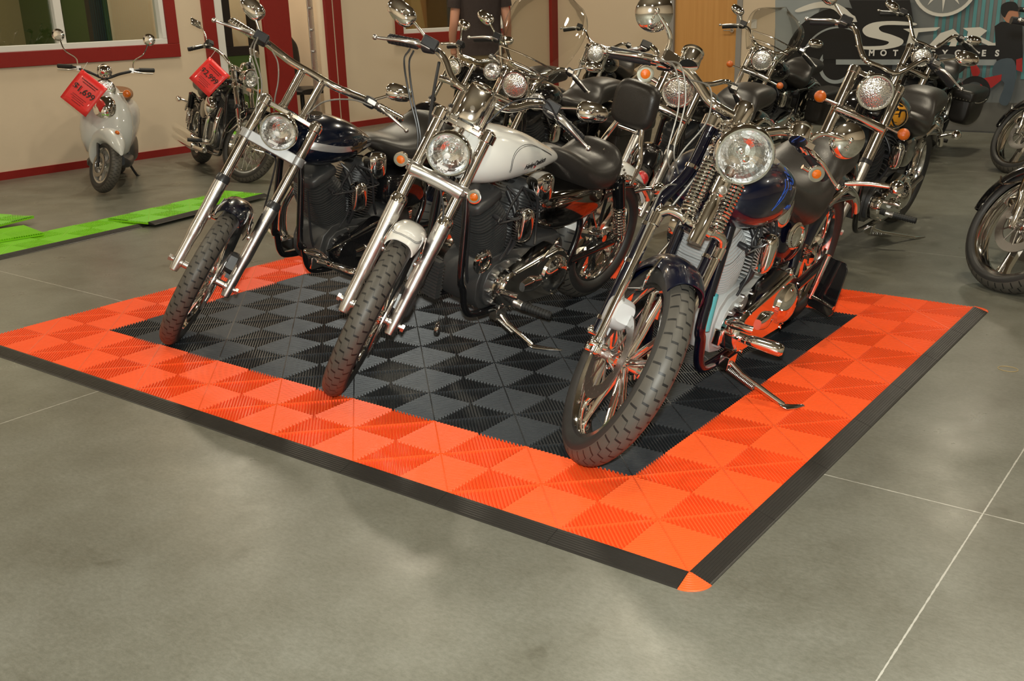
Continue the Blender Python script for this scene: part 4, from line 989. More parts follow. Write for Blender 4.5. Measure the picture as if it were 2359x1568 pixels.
def outline(tank, on, pts, r=.0011, m_=None, name='flame_outline', off=.0008): 
    m = MB(); m.tube([on((x, 0, z), off) for x, z in pts], r, 6, 4); m.build(name, m_ or PINBLUE, tank)
def art_blue(tank, on, bvh):
    outline(tank, on, [(1.120, .80), (1.085, .835), (1.045, .865), (1.025, .885), (1.005, .88), (0.990, .90), (0.975, .888), (0.960, .905), (0.958, .875), (0.975, .862), (0.990, .872), (0.995, .85), (1.025, .855), (1.060, .835), (1.090, .818), (1.120, .80)])
    outline(tank, on, [(1.090, .825), (1.050, .853), (1.020, .862), (0.995, .885), (0.970, .875)])
    outline(tank, on, [(1.020, .790), (0.995, .797), (1.000, .787), (0.970, .793), (0.955, .785), (0.980, .778), (0.995, .782), (1.020, .790)])

def cab(*p, m=None, r=.0038): return dict(p=p, m=m or BLKPLAS, r=r)
# ---- bike 1: dark blue custom with silver band
C1 = dict(WB=1.68, R=.345, rake=RD(34), ex=.90, w=.122, fbz_=0, L1=.633, L2=.80, SL=.40, sec=.075, ft=.088, fw='wire', disc=1, paint=MIDNIGHT, eng=BLKENG,
    head=(.085, 0, .700, .079, .11), lowm=GREYCLAMP, cover=False, fatleg=.0225,
    bar=[(-.05, 0, 1.012), (-.05, .10, 1.012), (-.06, .17, 1.022), (-.085, .24, 1.036), (-.10, .30, 1.040), (-.15, .43, 1.052)], barr=.0165,
    riser=((-.035, .048, .81), (-.05, .050, .995), .0175), lever=(-.035, .475, 1.0), gripm=CHROME, mirror=dict(kind='tear', p=(-.07, .36, 1.135)),
    cables=[cab((-.03, -.28, 1.03), (.0, -.26, .96), (.02, -.17, .86), (.01, -.12, .74), (-.02, -.08, .68), m=BRAID), cab((-.03, -.20, 1.01), (.01, -.15, .97), (.03, -.11, .90), (.01, -.09, .83), (-.02, -.07, .78), m=BRAID, r=.0032),
            cab((-.04, -.29, 1.02), (.012, -.27, .95), (.03, -.18, .85), (.02, -.13, .73), (-.02, -.09, .66), m=BRAID, r=.0032), cab((-.05, .29, 1.02), (-.04, .2, 1.0), (-.03, .10, .93), (-.02, .06, .84), m=BRAID)],
    fender=(RD(52), RD(140), .066, .035), tri='bar', caliper=(-.10, .10), calm=BLKENG,
    tank=[(1.23, .86, .82, .03, 2), (1.20, .915, .785, .10, 2.2), (1.12, .955, .755, .15, 2.3), (1.0, .965, .75, .158, 2.3), (.88, .93, .76, .13, 2.2), (.77, .865, .775, .075, 2.1), (.70, .82, .785, .02, 2)], cap=(1.04, -.02),
    tankart=[art_midnight],
    seat=[(.76, .835, .80, .05, 2.4), (.68, .835, .75, .10, 2.4), (.56, .815, .68, .155, 2.6), (.42, .84, .66, .17, 2.8), (.33, .895, .67, .16, 2.8), (.27, .895, .69, .13, 2.8), (.10, .86, .70, .10, 2.8), (-.12, .82, .70, .08, 2.6), (-.2, .78, .72, .03, 2.4)],
    derbm=CHROME, primm=BLKGLOSS, pf=.05, pr=.16, fdx=1.17, fbz=.26, peg=(1.10, .15, .30), pegm='chrome', pegbm=CHROME, shocks=True, studs=[], Rr=.33, swm=BLKPLAS,
    hosem=BLKPLAS)
# ---- bike 2: pearl white custom
def vis2(root, F, M):
    m = MB(F); R_ = []
    for s_, hw, a, b in ((.79, .050, -.07, .03), (.80, .054, -.075, .034), (.865, .054, -.075, .030), (.91, .053, -.075, .020), (.932, .048, -.07, .008), (.945, .036, -.06, -.01), (.95, .02, -.05, -.02)):
        R_.append([((a+b)/2+(b-a)/2*math.copysign(abs(math.cos(t))**.6, math.cos(t)), hw*math.copysign(abs(math.sin(t))**.6, math.sin(t)), s_) for t in [2*PI*i/28 for i in range(28)]])
    m.rings(R_); e = m.build('instrument_housing', CHROME, root)
    m = MB(F); m.torus((-.02, 0, .93), (0, 0, 1), .043, .004, 36, 8); m.cyl((.028, 0, .84), (.040, 0, .84), .010, n=6)
    for sd in (-1, 1): m.tube([(-.06, sd*.056, .79), (-.06, sd*.056, .90), (-.06, sd*.050, .925)], .017, 14, 3); m.cyl((-.03, sd*.06, .90), (-.02, sd*.06, .90), .008, n=6)
    m.build('clamp', CHROME, e)
def backrest(root, F, M):
    m = MB(); R_ = []
    for x, hw, hh in ((.035, .085, .075), (.028, .108, .098), (.0, .118, .108), (-.022, .112, .102), (-.03, .09, .08)):
        R_.append([(x-.12-math.sin(t)*hh*.12, hw*math.copysign(abs(math.cos(t))**.55, math.cos(t)), .955+hh*math.copysign(abs(math.sin(t))**.55, math.sin(t))) for t in [2*PI*i/36 for i in range(36)]])
    m.rings(R_); b = m.build('backrest', LEATHER, root, ang=70)
    m = MB()
    for sd in (-1, 1): m.tube([(-.02, sd*.125, .62), (-.07, sd*.12, .72), (-.09, sd*.09, .80), (-.13, sd*.055, .90)], .011, 12, 5, flat=1.4)
    m.tube([(-.10, -.05, .84), (-.10, .05, .84)], .009, 10); m.build('backrest_support', CHROME, b)
def derb2(root, F, M):
    m = MB(); m.lathe([(0, 0), (.05, .0), (.052, .012), (.04, .02), (0, .022)], (1.0, .105, .46), (0, 1, 0), 28); m.torus((1.0, .128, .46), (0, 1, 0), .036, .003, 28, 6); m.build('cover_ring', CHROME, root)
    m = MB(); m.lathe([(.0, 0), (.010, .002), (.014, .012), (.011, .03), (.006, .04), (.0, .041)], (1.05, -.03, .075), (0, 0, 1), 16); m.torus((1.05, -.03, .123), (0, 1, 0), .010, .002, 16, 6); m.tube([(1.05, -.03, .133), (1.05, -.03, .17)], .0012, 6); m.build('guardian_bell', CHROME2, root)
    m = MB(); 
    for k in range(11): m.bx(1.13, 1.165, -.055, .03, .30+.014*k, .307+.014*k)
    m.bx(1.135, 1.16, -.05, .025, .295, .455); m.build('oil_cooler', BLKENG, root)
C2 = dict(WB=1.53, R=.345, rake=RD(30), ex=.83, w=.095, L1=.554, L2=.772, SL=.415, slr=.028, ft=.092, fw='wire', disc=1, paint=PEARL, eng=BLKENG, seal=CHROME,
    head=(.085, 0, .648, .080, .11), lowm=ALU, fatleg=.0215, tri='block',
    bar=[(-.06, 0, .905), (-.06, .085, .905), (-.075, .13, .925), (-.10, .18, .972), (-.12, .23, .995), (-.14, .29, .990), (-.19, .415, .965)], barr=.0135, lever=(-.11, .455, .93), gripm=BLKPLAS,
    mirror=dict(kind='tear', p=(-.10, .40, 1.055)), switchbig=True,
    cables=[cab((-.05, -.31, .94), (.015, -.30, .88), (.02, -.23, .78), (.0, -.14, .67), (-.03, -.10, .56)), cab((-.05, -.295, .94), (.01, -.28, .88), (.015, -.215, .78), (.0, -.13, .67), (-.03, -.09, .58)),
            cab((-.12, -.20, .96), (-.10, -.17, .86), (-.09, -.13, .74), (-.08, -.08, .62), r=.006), cab((-.09, .30, .97), (-.03, .22, 1.0), (.02, .12, .93), (.0, .07, .82)), cab((.02, .03, .52), (.03, .08, .44), (.0, .10, .30), (-.04, .10, .24), r=.004)],
    signals=[(.03, -.150, .556), (.03, .150, .556)], fender=(RD(50), RD(150), .062, .030), fstripe=(PIN, ((.010, .0009), (.016, .0009))), caliper=(-.11, .08), calm=CAST,
    tank=[(1.19, .86, .85, .02, 2), (1.17, .915, .82, .06, 2.2), (1.10, .965, .785, .105, 2.3), (1.0, .985, .768, .135, 2.35), (.88, .972, .765, .14, 2.35), (.75, .935, .768, .122, 2.3), (.62, .88, .772, .09, 2.2), (.52, .835, .778, .055, 2.1), (.485, .81, .79, .02, 2)], cap=(1.02, 0),
    tankart=[art_pearl],
    seat=[(.56, .845, .80, .03, 2.4), (.50, .845, .75, .08, 2.4), (.42, .82, .68, .13, 2.5), (.32, .775, .63, .155, 2.6), (.21, .775, .62, .165, 2.6), (.14, .815, .63, .15, 2.6), (.09, .81, .65, .11, 2.6), (.06, .76, .67, .05, 2.4)],
    studs=[(.10+.25*math.cos(a)*.2+.02, .168*math.sin(a), .70+.10*math.cos(a)) for a in [RD(20+9*i) for i in range(10)]]+[(.12+.03*i, .160, .645-.002*i) for i in range(6)],
    primm=CHROME2, derbm=CHROME, pf=.03, pr=.25, fdx=1.085, fbz=.235, peg=(.82, .14, .24), Rr=.325, extra=[vis2, backrest, derb2], rpaint=PEARL, hosem=BLKPLAS,
    sidecov=[(.66, .64, .56, .06, 4), (.61, .68, .52, .115, 4), (.50, .69, .49, .135, 4), (.34, .685, .50, .14, 4), (.20, .67, .53, .13, 4), (.15, .64, .56, .08, 4)], sidem=mat('gloss_black_chrome_side_cover', (.30, .29, .28), .06, 1),
    stand=at(1238, 805, Z=.024), toe=(.09, .05, 0), standp=(.86, .13, .20), framer=.015)
# ---- bike 3: springer
def spr(root, F, M):
    m = MB(F); m.lathe([(0, 0), (.028, .0), (.032, .01), (.032, .07), (.030, .085), (.022, .098), (0, .102)], (-.05, .01, .83), (0, 0, 1), 30); m.build('speedometer_pod', CHROME, root)
    for sd, y, s0 in ((-1, -.215, .955), (1, .235, .925)):
        m = MB(F); m.lathe([(0, 0), (.03, 0), (.034, .006), (.034, .045), (.037, .048), (.037, .056), (.03, .06), (0, .06)], (-.075, y, s0-.01), (-.35, 0, .9), 28); m.build('fluid_reservoir', CHROME, root)
    m = MB(); ln = [(.0, .01), (.01, 0), (.11, 0), (.122, .015), (.122, .20), (.105, .225), (.02, .218), (0, .20)]
    m.prism([(x, z) for x, z in ln], (.30, .165, .22), (.35, 1, .0), (-.12, 0, 1), (-.006, .002, 0)); o = m.build('licence_plate_holder', BLKGLOSS, root, bevel=.002)
    m = MB(); m.tube([(.34, .18, .27), (.33, .20, .46)], .014, 12); m.tube([(.34, .17, .28), (.36, .29, .27)], .009, 10); m.build('bracket', CHROME, o)
    m = MB(); m.lathe([(0, 0), (.045, .0), (.055, .012), (.055, .06), (.04, .07), (0, .07)], (1.27, .0, .22), (1, 0, 0), 26); m.build('oil_filter', CHROME, root)
    m = MB(); m.lathe([(0, 0), (.05, 0), (.052, .008), (.04, .014), (0, .016)], (.70, .155, .61), (.2, 1, .1), 26); m.torus((.7, .17, .61), (.2, 1, .1), .04, .004, 28, 6); m.build('ignition_cover', CHROME, root)
    m = MB(); q = [(1.217+.0, .107, .30+.02*i) for i in range(9)]; m.lathe([(.0205, .0), (.0205, .13)], (1.212, .1005, .36), (-.03, -.02, 1), 20, caps=False); st = m.build('sticker', TEAL, root, label='teal safety sticker on the frame tube')
def rearlite(root, F, M): pass
C3 = dict(WB=1.64, R=.345, rake=RD(32), ex=.965, w=.085, L1=.70, L2=.80, springer=True, sec=.078, ft=.098, fw='cast10', disc=-1, spm=CHROME, paint=BLUEPAINT, eng=GREYENG, framem=FRAMEBLUE, rockm=GREYENG,
    head=(.15, 0, .714, .088, .15), tri='block', bar=[(-.05, 0, .868), (-.05, .075, .868), (-.065, .11, .880), (-.085, .16, .915), (-.105, .21, .938), (-.13, .27, .935), (-.20, .43, .900)], barr=.0165, gripslash=True, grip=.13,
    lever=(-.14, .465, .872), levm=CHROME, swm=CHROME, mirror=dict(kind='round', p=(-.10, .385, 1.045), pl=(-.10, .405, 1.01)), signals=[(-.06, -.335, .848), (-.06, .335, .848)],
    cables=[cab((-.04, -.32, .90), (.03, -.28, .88), (.04, -.22, .78), (.02, -.18, .64), (-.02, -.12, .60), m=BRAID, r=.0030), cab((-.04, -.31, .90), (.04, -.27, .89), (.05, -.21, .80), (.03, -.17, .66), (-.01, -.11, .61), m=BRAID, r=.0030), cab((-.05, -.20, .90), (.03, -.15, .88), (.05, -.12, .78), (.02, -.14, .66), (-.03, -.12, .58), m=BRAID, r=.0030), cab((-.05, -.05, .60), (-.02, -.13, .55), (.0, -.13, .40), (.0, -.12, .24), (.02, -.10, .17), m=BRAID, r=.0030)],
    fender=(RD(48), RD(150), .066, .045), caliper=(-.03, .135), calm=ALUP, hosem=BRAID,
    tank=[(1.27, .84, .80, .05, 2), (1.25, .89, .76, .13, 2.3), (1.18, .925, .715, .175, 2.5), (1.06, .935, .69, .195, 2.5), (.94, .925, .69, .19, 2.5), (.86, .90, .70, .165, 2.3), (.79, .86, .72, .11, 2.2), (.74, .82, .74, .04, 2)], cap=(1.0, .09), tankart=[art_blue],
    dash=[(1.12, .945, .90, .03, 2.4), (1.05, .965, .90, .05, 2.5), (.95, .955, .89, .045, 2.5), (.82, .91, .86, .025, 2.3)],
    seat=[(.86, .82, .78, .06, 2.4), (.78, .83, .70, .14, 2.6), (.64, .80, .61, .175, 2.6), (.50, .79, .58, .175, 2.6), (.40, .82, .59, .165, 2.6), (.32, .85, .63, .15, 2.6), (.22, .86, .68, .13, 2.7), (.05, .84, .71, .12, 2.7), (-.08, .82, .72, .09, 2.6), (-.12, .79, .74, .03, 2.4)],
    primm=CHROME, derbm=CHROME, pf=.06, pr=.30, fdx=1.215, fbz=.20, peg=(1.08, .15, .31), pegm='chrome', pegbm=CHROME, shocks=False, sidem=FRAMEBLUE, rsig=(.02, .30, .72), studs=[], framer=.019,
    sidecov=[(.74, .62, .55, .08, 3), (.70, .70, .46, .13, 3), (.58, .72, .42, .145, 3), (.46, .68, .44, .13, 3), (.42, .6, .5, .08, 3)], extra=[spr], stand=at(1822, 945, Z=.022), toe=(.02, .07, .0), standp=(1.03, .15, .20), rfender=(RD(25), RD(150), .10))
def run(label, ps, c, z0=.0195, group=None, lod=1):
    M, F = pose(ps[0], ps[1], ps[2], ps[3], ps[4], c['WB'], c['rake'], c['R'], z0)
    return motorcycle(label, M, F, c, group, lod=lod)
def place_head(target, h, lean, steer, c, z0=0.0):
    """stand the bike so that its headlight is over a given spot"""
    M, F = pose(0, 0, h, lean, steer, c['WB'], c['rake'], c['R'], z0); p = M @ (F @ V(c['head'][:3])); M = Mx.Translation((target[0]-p.x, target[1]-p.y, 0)) @ M; return M, F
run('midnight blue motorcycle with silver tank band and tall handlebar risers, leftmost on the mat', (-2.827, .474, -1.629, .226, .753), C1)
run('pearl white custom motorcycle with a pinstriped tank and backrest, middle one on the mat', (-1.737, .435, -1.6, .254, .598), C2)
run('deep blue motorcycle with chrome springer fork and ten-spoke wheel, right one on the mat', (-.642, .423, -1.547, .232, .728), C3)
# ------------------------------------------------------------------ motorcycles standing behind
def shield(top, hw, base=.60):
    def f(root, F, M):
        m = MB(F); vs = []; n = 16; k = 14; lo = .74
        for i in range(k+1):
            f_ = i/k; s_ = lo+(top-lo)*f_; wd = hw*(.62+.38*math.sin(min(1, f_*1.6)*PI/2))*math.sqrt(max(.02, 1-max(0, (f_-.55)/.45)**3.2))
            for j in range(n+1): a = -1+2*j/n; vs.append((.12-.10*a*a-.12*f_-.05*f_, wd*a, s_))
        m.add(vs, [(i*(n+1)+j, i*(n+1)+j+1, (i+1)*(n+1)+j+1, (i+1)*(n+1)+j) for i in range(k) for j in range(n)])
        w_ = m.build('windshield', SHIELD, root, thick=.003)
        e_ = [vs[i*(n+1)] for i in range(k+1)]+[vs[k*(n+1)+j] for j in range(1, n)]+[vs[i*(n+1)+n] for i in range(k, -1, -1)]; m = MB(F); m.tube(e_, .0022, 6); m.build('windshield_edge', CLEARLENS, w_)
        m = MB(F); m.tube([(.12, -hw*.7, .80), (.15, 0, .80), (.12, hw*.7, .80)], .007, 8, 5); m.tube([(.11, -hw*.72, .87), (.14, 0, .87), (.11, hw*.72, .87)], .006, 8, 5)
        for sd in (-1, 1): m.tube([(.11, sd*hw*.72, .87), (.05, sd*.12, .72), (.0, sd*.11, .62)], .008, 8, 4)
        m.build('windshield_bracket', CHROME, w_)
    return f
def bags(studs):
    def f(root, F, M):
        for sd in (-1, 1):
            m = MB(); m.loft([(.30, .56, .40, .05, 4, sd*.235), (.27, .60, .34, .085, 4, sd*.24), (.05, .615, .30, .10, 4, sd*.245), (-.20, .60, .32, .09, 4, sd*.24), (-.24, .56, .38, .05, 4, sd*.235)], 28, 4); b = m.build('saddlebag', LEATHER, root, ang=60)
            m = MB(); m.loft([(.31, .60, .56, .06, 4, sd*.235), (.28, .635, .53, .098, 4, sd*.24), (.05, .65, .52, .11, 4, sd*.245), (-.21, .635, .53, .10, 4, sd*.24), (-.25, .60, .56, .06, 4, sd*.235)], 24, 4); l_ = m.build('bag_lid', LEATHER, b, ang=60)
            if studs:
                m = MB()
                for i in range(14): m.ball((.27-.036*i, sd*.352, .545-.02*math.sin(i/13*PI)), .007, 8)
                for i in range(6): m.ball((.315, sd*(.17+.028*i), .555), .007, 8)
                m.build('studs', CHROME, l_)
    return f
def flames(tank, on, bvh):
    band(tank, on, [(1.14, .80, .89), (1.10, .775, .915), (1.04, .77, .90), (1.0, .79, .86), (.96, .80, .83)], FLAMEPAINT, 'flame', .0012)
    outline(tank, on, [(1.14, .84), (1.10, .80), (1.05, .79), (1.01, .82), (1.03, .87), (1.08, .87), (1.09, .84)], .006, BLKGLOSS, 'flame_stripe', .002)
def basec(**k):
    d = dict(WB=1.62, R=.335, rake=RD(32), ex=.90, w=.105, L1=.58, L2=.76, SL=.38, ft=.11, fw='wire', disc=1, paint=BLKGLOSS, eng=BLKENG, head=(.09, 0, .68, .088, .13), tri='block', lowm=CHROME,
        bar=[(-.06, 0, .84), (-.06, .08, .84), (-.08, .14, .88), (-.11, .21, .96), (-.14, .29, .97), (-.20, .42, .93)], lever=(-.12, .45, .90), mirror=dict(kind='tear', p=(-.10, .36, 1.07)), fender=(RD(28), RD(165), .082, .07),
        tank=[(1.20, .86, .82, .04, 2), (1.16, .90, .77, .12, 2.4), (1.05, .94, .73, .17, 2.4), (.90, .93, .73, .165, 2.4), (.78, .88, .75, .11, 2.2), (.68, .82, .77, .03, 2)], cap=(1.0, .06),
        seat=[(.76, .81, .77, .06, 2.4), (.66, .81, .70, .14, 2.6), (.48, .77, .64, .175, 2.7), (.36, .80, .66, .165, 2.7), (.26, .87, .70, .14, 2.7), (.05, .88, .73, .13, 2.7), (-.12, .85, .74, .09, 2.6), (-.18, .80, .76, .03, 2.4)], shocks=False, studs=[])
    d.update(k); return d
def bg(label, head, c, h=-PI/2, lean=.2, steer=.55, lod=0):
    M, F = place_head(head, h, lean, steer, c); return motorcycle(label, M, F, c, None, lod=lod)
bg('black touring motorcycle with tall clear windshield and two spot lamps behind the white one', (-3.1, 3.46), basec(extra=[shield(1.46, .27), bags(False)], spots=[(.08, -.175, .70, .055), (.08, .175, .64, .055)], cover=True, mirror=dict(kind='tear', p=(-.12, .40, 1.07)), paint=BLKGLOSS), steer=.5)
bg('black cruiser motorcycle with wide pullback bars, behind the springer motorcycle', (-1.79, 3.26), basec(WB=1.60, mirror=None, bar=[(-.06, 0, .82), (-.06, .08, .82), (-.08, .16, .86), (-.10, .24, .92), (-.16, .30, .91), (-.26, .40, .86)], lever=(-.2, .43, .84), paint=BLKGLOSS, dash=[(1.12, .95, .90, .03, 2.4), (1.03, .97, .90, .05, 2.5), (.9, .95, .89, .045, 2.5)], cover=True), steer=.5)
bg('black motorcycle with yellow flame tank and ball-shaped amber signals, at right behind the mat', (-.69, 3.3), basec(fatleg=.030, w=.125, L2=.80, bar=[(-.06, 0, .90), (-.06, .08, .90), (-.075, .13, .95), (-.10, .20, 1.05), (-.14, .28, 1.06), (-.20, .41, 1.03)], lever=(-.12, .45, 1.0), mirror=dict(kind='tear', p=(-.1, .40, 1.15)), head=(.10, 0, .70, .088, .13), signals=[(.03, -.235, .59, .032, (.03, -.14, .59)), (.03, .235, .59, .032, (.03, .14, .59))], tankart=[flames], stand=at(2112, 548, Z=.004), toe=(.03, .06, 0), fender=(RD(35), RD(150), .075, .05)), steer=.5)
bg('black motorcycle with studded saddlebags and clear windshield, farther back by the wooden door', (-2.63, 6.32), basec(extra=[shield(1.24, .25), bags(True)], signals=[(.03, -.23, .56, .03, (.03, -.12, .56)), (.03, .23, .56, .03, (.03, .12, .56))], cover=True), steer=.45)
bg('black cruiser motorcycle with chrome headlight and black side mirror, before the banner', (-1.47, 6.83), basec(fatleg=.028, head=(.09, 0, .68, .078, .12), bar=[(-.06, 0, .86), (-.06, .08, .86), (-.075, .13, .92), (-.10, .20, 1.04), (-.14, .28, 1.05), (-.20, .41, 1.02)], lever=(-.12, .45, 1.0), extra=[bags(True)]), steer=.45)
bg('dark motorcycle half hidden left of the tall windshield, before the standing person', tuple(at(1045, 165, K=8.5))[:2], basec(head=(.09, 0, .68, .07, .12), mirror=dict(kind='tear', p=(-.1, .22, 1.10)), bar=[(-.06, 0, .84), (-.06, .08, .84), (-.08, .12, .86), (-.11, .17, .90), (-.14, .22, .92), (-.18, .32, .90)], lever=(-.1, .34, .88)), h=-PI/2-.1, steer=.2)
bg('dark motorcycle with black double seat, farthest back behind the tall windshield', (-4.75, 7.05), basec(mirror=None), h=-PI/2+.2, steer=.3)
# the two cut off by the right edge of the photo
def spfork(name_fw): return dict(fw=name_fw, ft=.13, disc=2, rimm=CHROME2, spm=CHROME2, slm=CHROME2, slr=.034, fatleg=.028, mirror=None, sec=.068, discr=.15)
run('motorcycle with polished cast front wheel, nearest one cut off by the right photo edge', (.0, 3.20, -1.58, .16, .98), basec(**spfork('cast3'), caliper=(-.09, .1), calm=CHROME2, w=.12), z0=0, lod=0)
run('silver-wheeled motorcycle farther back at the right edge of the photo', (-.74, 6.93, -1.6, .16, .98), basec(**spfork('cast3'), w=.12), z0=0, lod=0)
# the tagged cruiser by the left wall
cB = basec(WB=1.48, R=.32, Rr=.30, w=.095, ft=.085, L1=.56, L2=.72, head=(.10, 0, .62, .078, .10), eng=CAST, ex=.82, fatleg=.0185, slr=.022, slm=CHROME2, SL=.34, tri='bar',
    bar=[(-.05, 0, .80), (-.05, .06, .80), (-.07, .12, .88), (-.10, .20, .93), (-.15, .30, .93), (-.22, .38, .90)], lever=(-.14, .40, .88), mirror=dict(kind='box', p=(-.12, .36, 1.12)), paint=BLKGLOSS,
    tank=[(1.08, .84, .80, .04, 2), (1.05, .87, .76, .10, 2.4), (.95, .90, .72, .14, 2.4), (.80, .89, .72, .13, 2.4), (.66, .82, .75, .07, 2.2), (.60, .80, .77, .03, 2)],
    seat=[(.68, .80, .76, .06, 2.4), (.58, .79, .70, .13, 2.6), (.42, .75, .64, .15, 2.7), (.30, .78, .66, .14, 2.7), (.20, .83, .68, .12, 2.7), (.0, .84, .70, .11, 2.7), (-.12, .80, .72, .05, 2.4)], signals=[(.02, -.2, .60, .022, (.02, -.1, .60)), (.02, .2, .60, .022, (.02, .1, .60))], fender=(RD(40), RD(165), .06, .05), shocks=True, peg=(.80, .14, .28))
rB, FB = run('small black cruiser motorcycle with a red price card, by the left wall', (-6.22, 3.62, RD(-22), .16, .52), cB, z0=0, lod=1)
# ------------------------------------------------------------------ scooter
SM = Mx.Translation((-7.80, 3.44, 0)) @ Mx.Rotation(RD(-38), 4, 'Z') @ Mx.Rotation(-.09, 4, 'X')
sc = empty('scooter', 'white retro scooter with chrome headlight and red price card, by the left wall', 'scooter', M=SM)
# x forward from the rear contact, wheelbase 1.22
Rw = .225; WBs = 1.20
SF = Mx.Translation((WBs, 0, Rw)) @ Mx.Rotation(-RD(26), 4, 'Y') @ Mx.Rotation(.58, 4, 'Z')
wheel(sc, 'front_wheel', SF, (0, 0, 0), Rw, .10, .15, 'cast5', -1, ALU, 1, .10, ALU)
wheel(sc, 'rear_wheel', None, (0, 0, Rw), Rw, .105, .15, 'cast5', 0, ALU, 1, .10, ALU)
m = MB(SF)
for sd in (-1, 1): m.tube([(0, sd*.062, 0), (.0, sd*.062, .26)], .013, 12); m.cyl((0, sd*.075, 0), (0, sd*.05, 0), .02, n=12)
m.cyl((0, 0, .26), (-.02, 0, .78), .022, n=14); m.build('fork', BLKPLAS, sc)
m = MB(SF); m.loft([(-.15, .17, .06, .02, 2), (-.14, .24, .04, .075, 2.3), (-.06, .30, .14, .095, 2.3), (.04, .315, .17, .10, 2.3), (.14, .285, .13, .088, 2.3), (.22, .20, .06, .060, 2.2), (.265, .10, .02, .022, 2)], 28, 6); fe = m.build('front_fender', SCOOTWHITE, sc, ang=60)
m = MB(SF); m.lathe([(.0, .012), (.016, .008), (.020, -.004)], (.205, .0, .235), (.8, 0, .5), 18); m.build('reflector', AMBER, fe)
m = MB(); R_ = []
for z, xf, hw, bul in ((.26, 1.02, .10, .02), (.32, 1.05, .17, .05), (.42, 1.06, .205, .08), (.52, 1.03, .215, .09), (.62, .99, .205, .085), (.72, .95, .17, .07), (.80, .92, .12, .05), (.86, .90, .07, .03)):
    n = 15; fr_ = [(xf+bul*math.cos(a*PI/2)**1.0-.10*(1-math.cos(a*PI/2)), hw*math.sin(a*PI/2), z) for a in [-1+2*j/n for j in range(n+1)]]
    bk_ = [(x-.03, y*.94, z) for x, y, z in fr_[::-1]]; R_.append(fr_+bk_)
m.rings(R_); ls = m.build('leg_shield', SCOOTWHITE, sc, ang=60)
m = MB(); m.lathe([(0, .004), (.018, .003), (.02, -.01)], (1.14, 0, .49), (1, 0, .1), 20); m.build('badge', CHROME2, ls)
m = MB(); m.loft([(.45, .235, .17, .10, 4), (.50, .25, .16, .17, 4), (.90, .26, .17, .18, 4), (1.02, .30, .2, .14, 4)], 24, 4); m.build('floorboard', BLKPLAS, sc)
m = MB(); m.loft([(-.32, .60, .50, .05, 2.3), (-.28, .66, .44, .12, 2.4), (-.10, .71, .40, .19, 2.5), (.15, .71, .34, .205, 2.6), (.38, .70, .24, .18, 2.6), (.50, .68, .22, .13, 2.6), (.54, .60, .26, .06, 2.4)], 32, 6); m.build('rear_body', SCOOTWHITE, sc, ang=60)
m = MB(); m.loft([(-.26, .75, .69, .06, 2.4), (-.2, .79, .68, .12, 2.6), (.05, .79, .69, .155, 2.6), (.28, .77, .69, .15, 2.6), (.46, .76, .69, .10, 2.6), (.5, .73, .70, .04, 2.4)], 28, 5); m.build('seat', mat('tan_leather', (.22, .10, .04), .5), sc, ang=60)
m = MB(); m.loft([(-.35, .55, .49, .02, 2.4), (-.33, .56, .47, .06, 2.6), (-.29, .56, .46, .06, 2.4)], 16, 3); m.build('tail_light', REDLENS, sc)
# handlebar, headlight, chrome shell
hb = MB(); hx, hz = .865, .95
hb.tube([(hx-.16, -.34, hz+.045), (hx-.10, -.26, hz+.045), (hx-.03, -.12, hz+.01), (hx, 0, hz-.03), (hx-.03, .12, hz+.01), (hx-.10, .26, hz+.045), (hx-.16, .34, hz+.045)], .012, 12, 5); hb.cyl((hx, 0, hz-.14), (hx, 0, hz-.02), .025); h_ = hb.build('handlebar', BLKPLAS, sc)
for sd in (-1, 1):
    m = MB(); m.tube([(hx-.11, sd*.27, hz+.045), (hx-.17, sd*.385, hz+.045)], .018, 12); m.build('grip', RUBBER, h_)
    m = MB(); m.tube([(hx-.06, sd*.22, hz+.035), (hx-.04, sd*.28, hz+.025), (hx-.09, sd*.38, hz+.02)], .006, 8, 4); m.box((hx-.08, sd*.21, hz+.04), (.04, .035, .04)); m.build('lever', ALU, h_)
    m = MB(); P = (hx-.10, sd*.36, hz+.30); m.lathe([(0, .02), (.035, .016), (.05, 0), (.048, -.008), (0, -.008)], P, (1, 0, 0), 28, sx=1); mr = m.build('mirror', CHROME, sc)
    m = MB(); m.tube([(hx-.08, sd*.22, hz+.05), (hx-.08, sd*.23, hz+.12), (hx-.06, sd*.31, hz+.18), (hx-.10, sd*.35, hz+.27)], .0055, 8, 5); m.build('mirror_stem', CHROME, mr)
    m = MB(); p = V((hx+.03, sd*.17, .80)); m.lathe([(0, -.05), (.018, -.04), (.034, -.01), (.034, .0)], p, (1, 0, 0), 22, caps=False); ts = m.build('turn_signal', CHROME, sc); m = MB(); m.lathe([(.034, 0), (.030, .012), (.015, .02), (.0, .022)], p, (1, 0, 0), 22, caps=False); m.build('amber_lens', AMBER, ts)
    m = MB(); m.tube([p-V((.02, 0, 0)), (hx+.01, sd*.06, .80)], .01, 8); m.build('signal_stalk', CHROME, ts)
m = MB(); m.lathe([(0, -.10), (.05, -.09), (.082, -.04), (.088, 0), (.088, .012), (.08, .018)], (hx+.06, 0, .83), (1, 0, -.05), 32, caps=False); hl = m.build('headlight', CHROME, sc); m = MB(); m.lathe([(.08, .012), (.06, .022), (.03, .03), (0, .032)], (hx+.06, 0, .83), (1, 0, -.05), 32, caps=False); m.build('lens', REFLECT, hl)
m = MB(); m.lathe([(0, .05), (.035, .046), (.055, .03), (.062, .0), (.055, -.035), (.03, -.05)], (hx+.0, 0, hz+.03), (.5, 0, .85), 28); m.build('speedometer_pod', CHROME, sc)
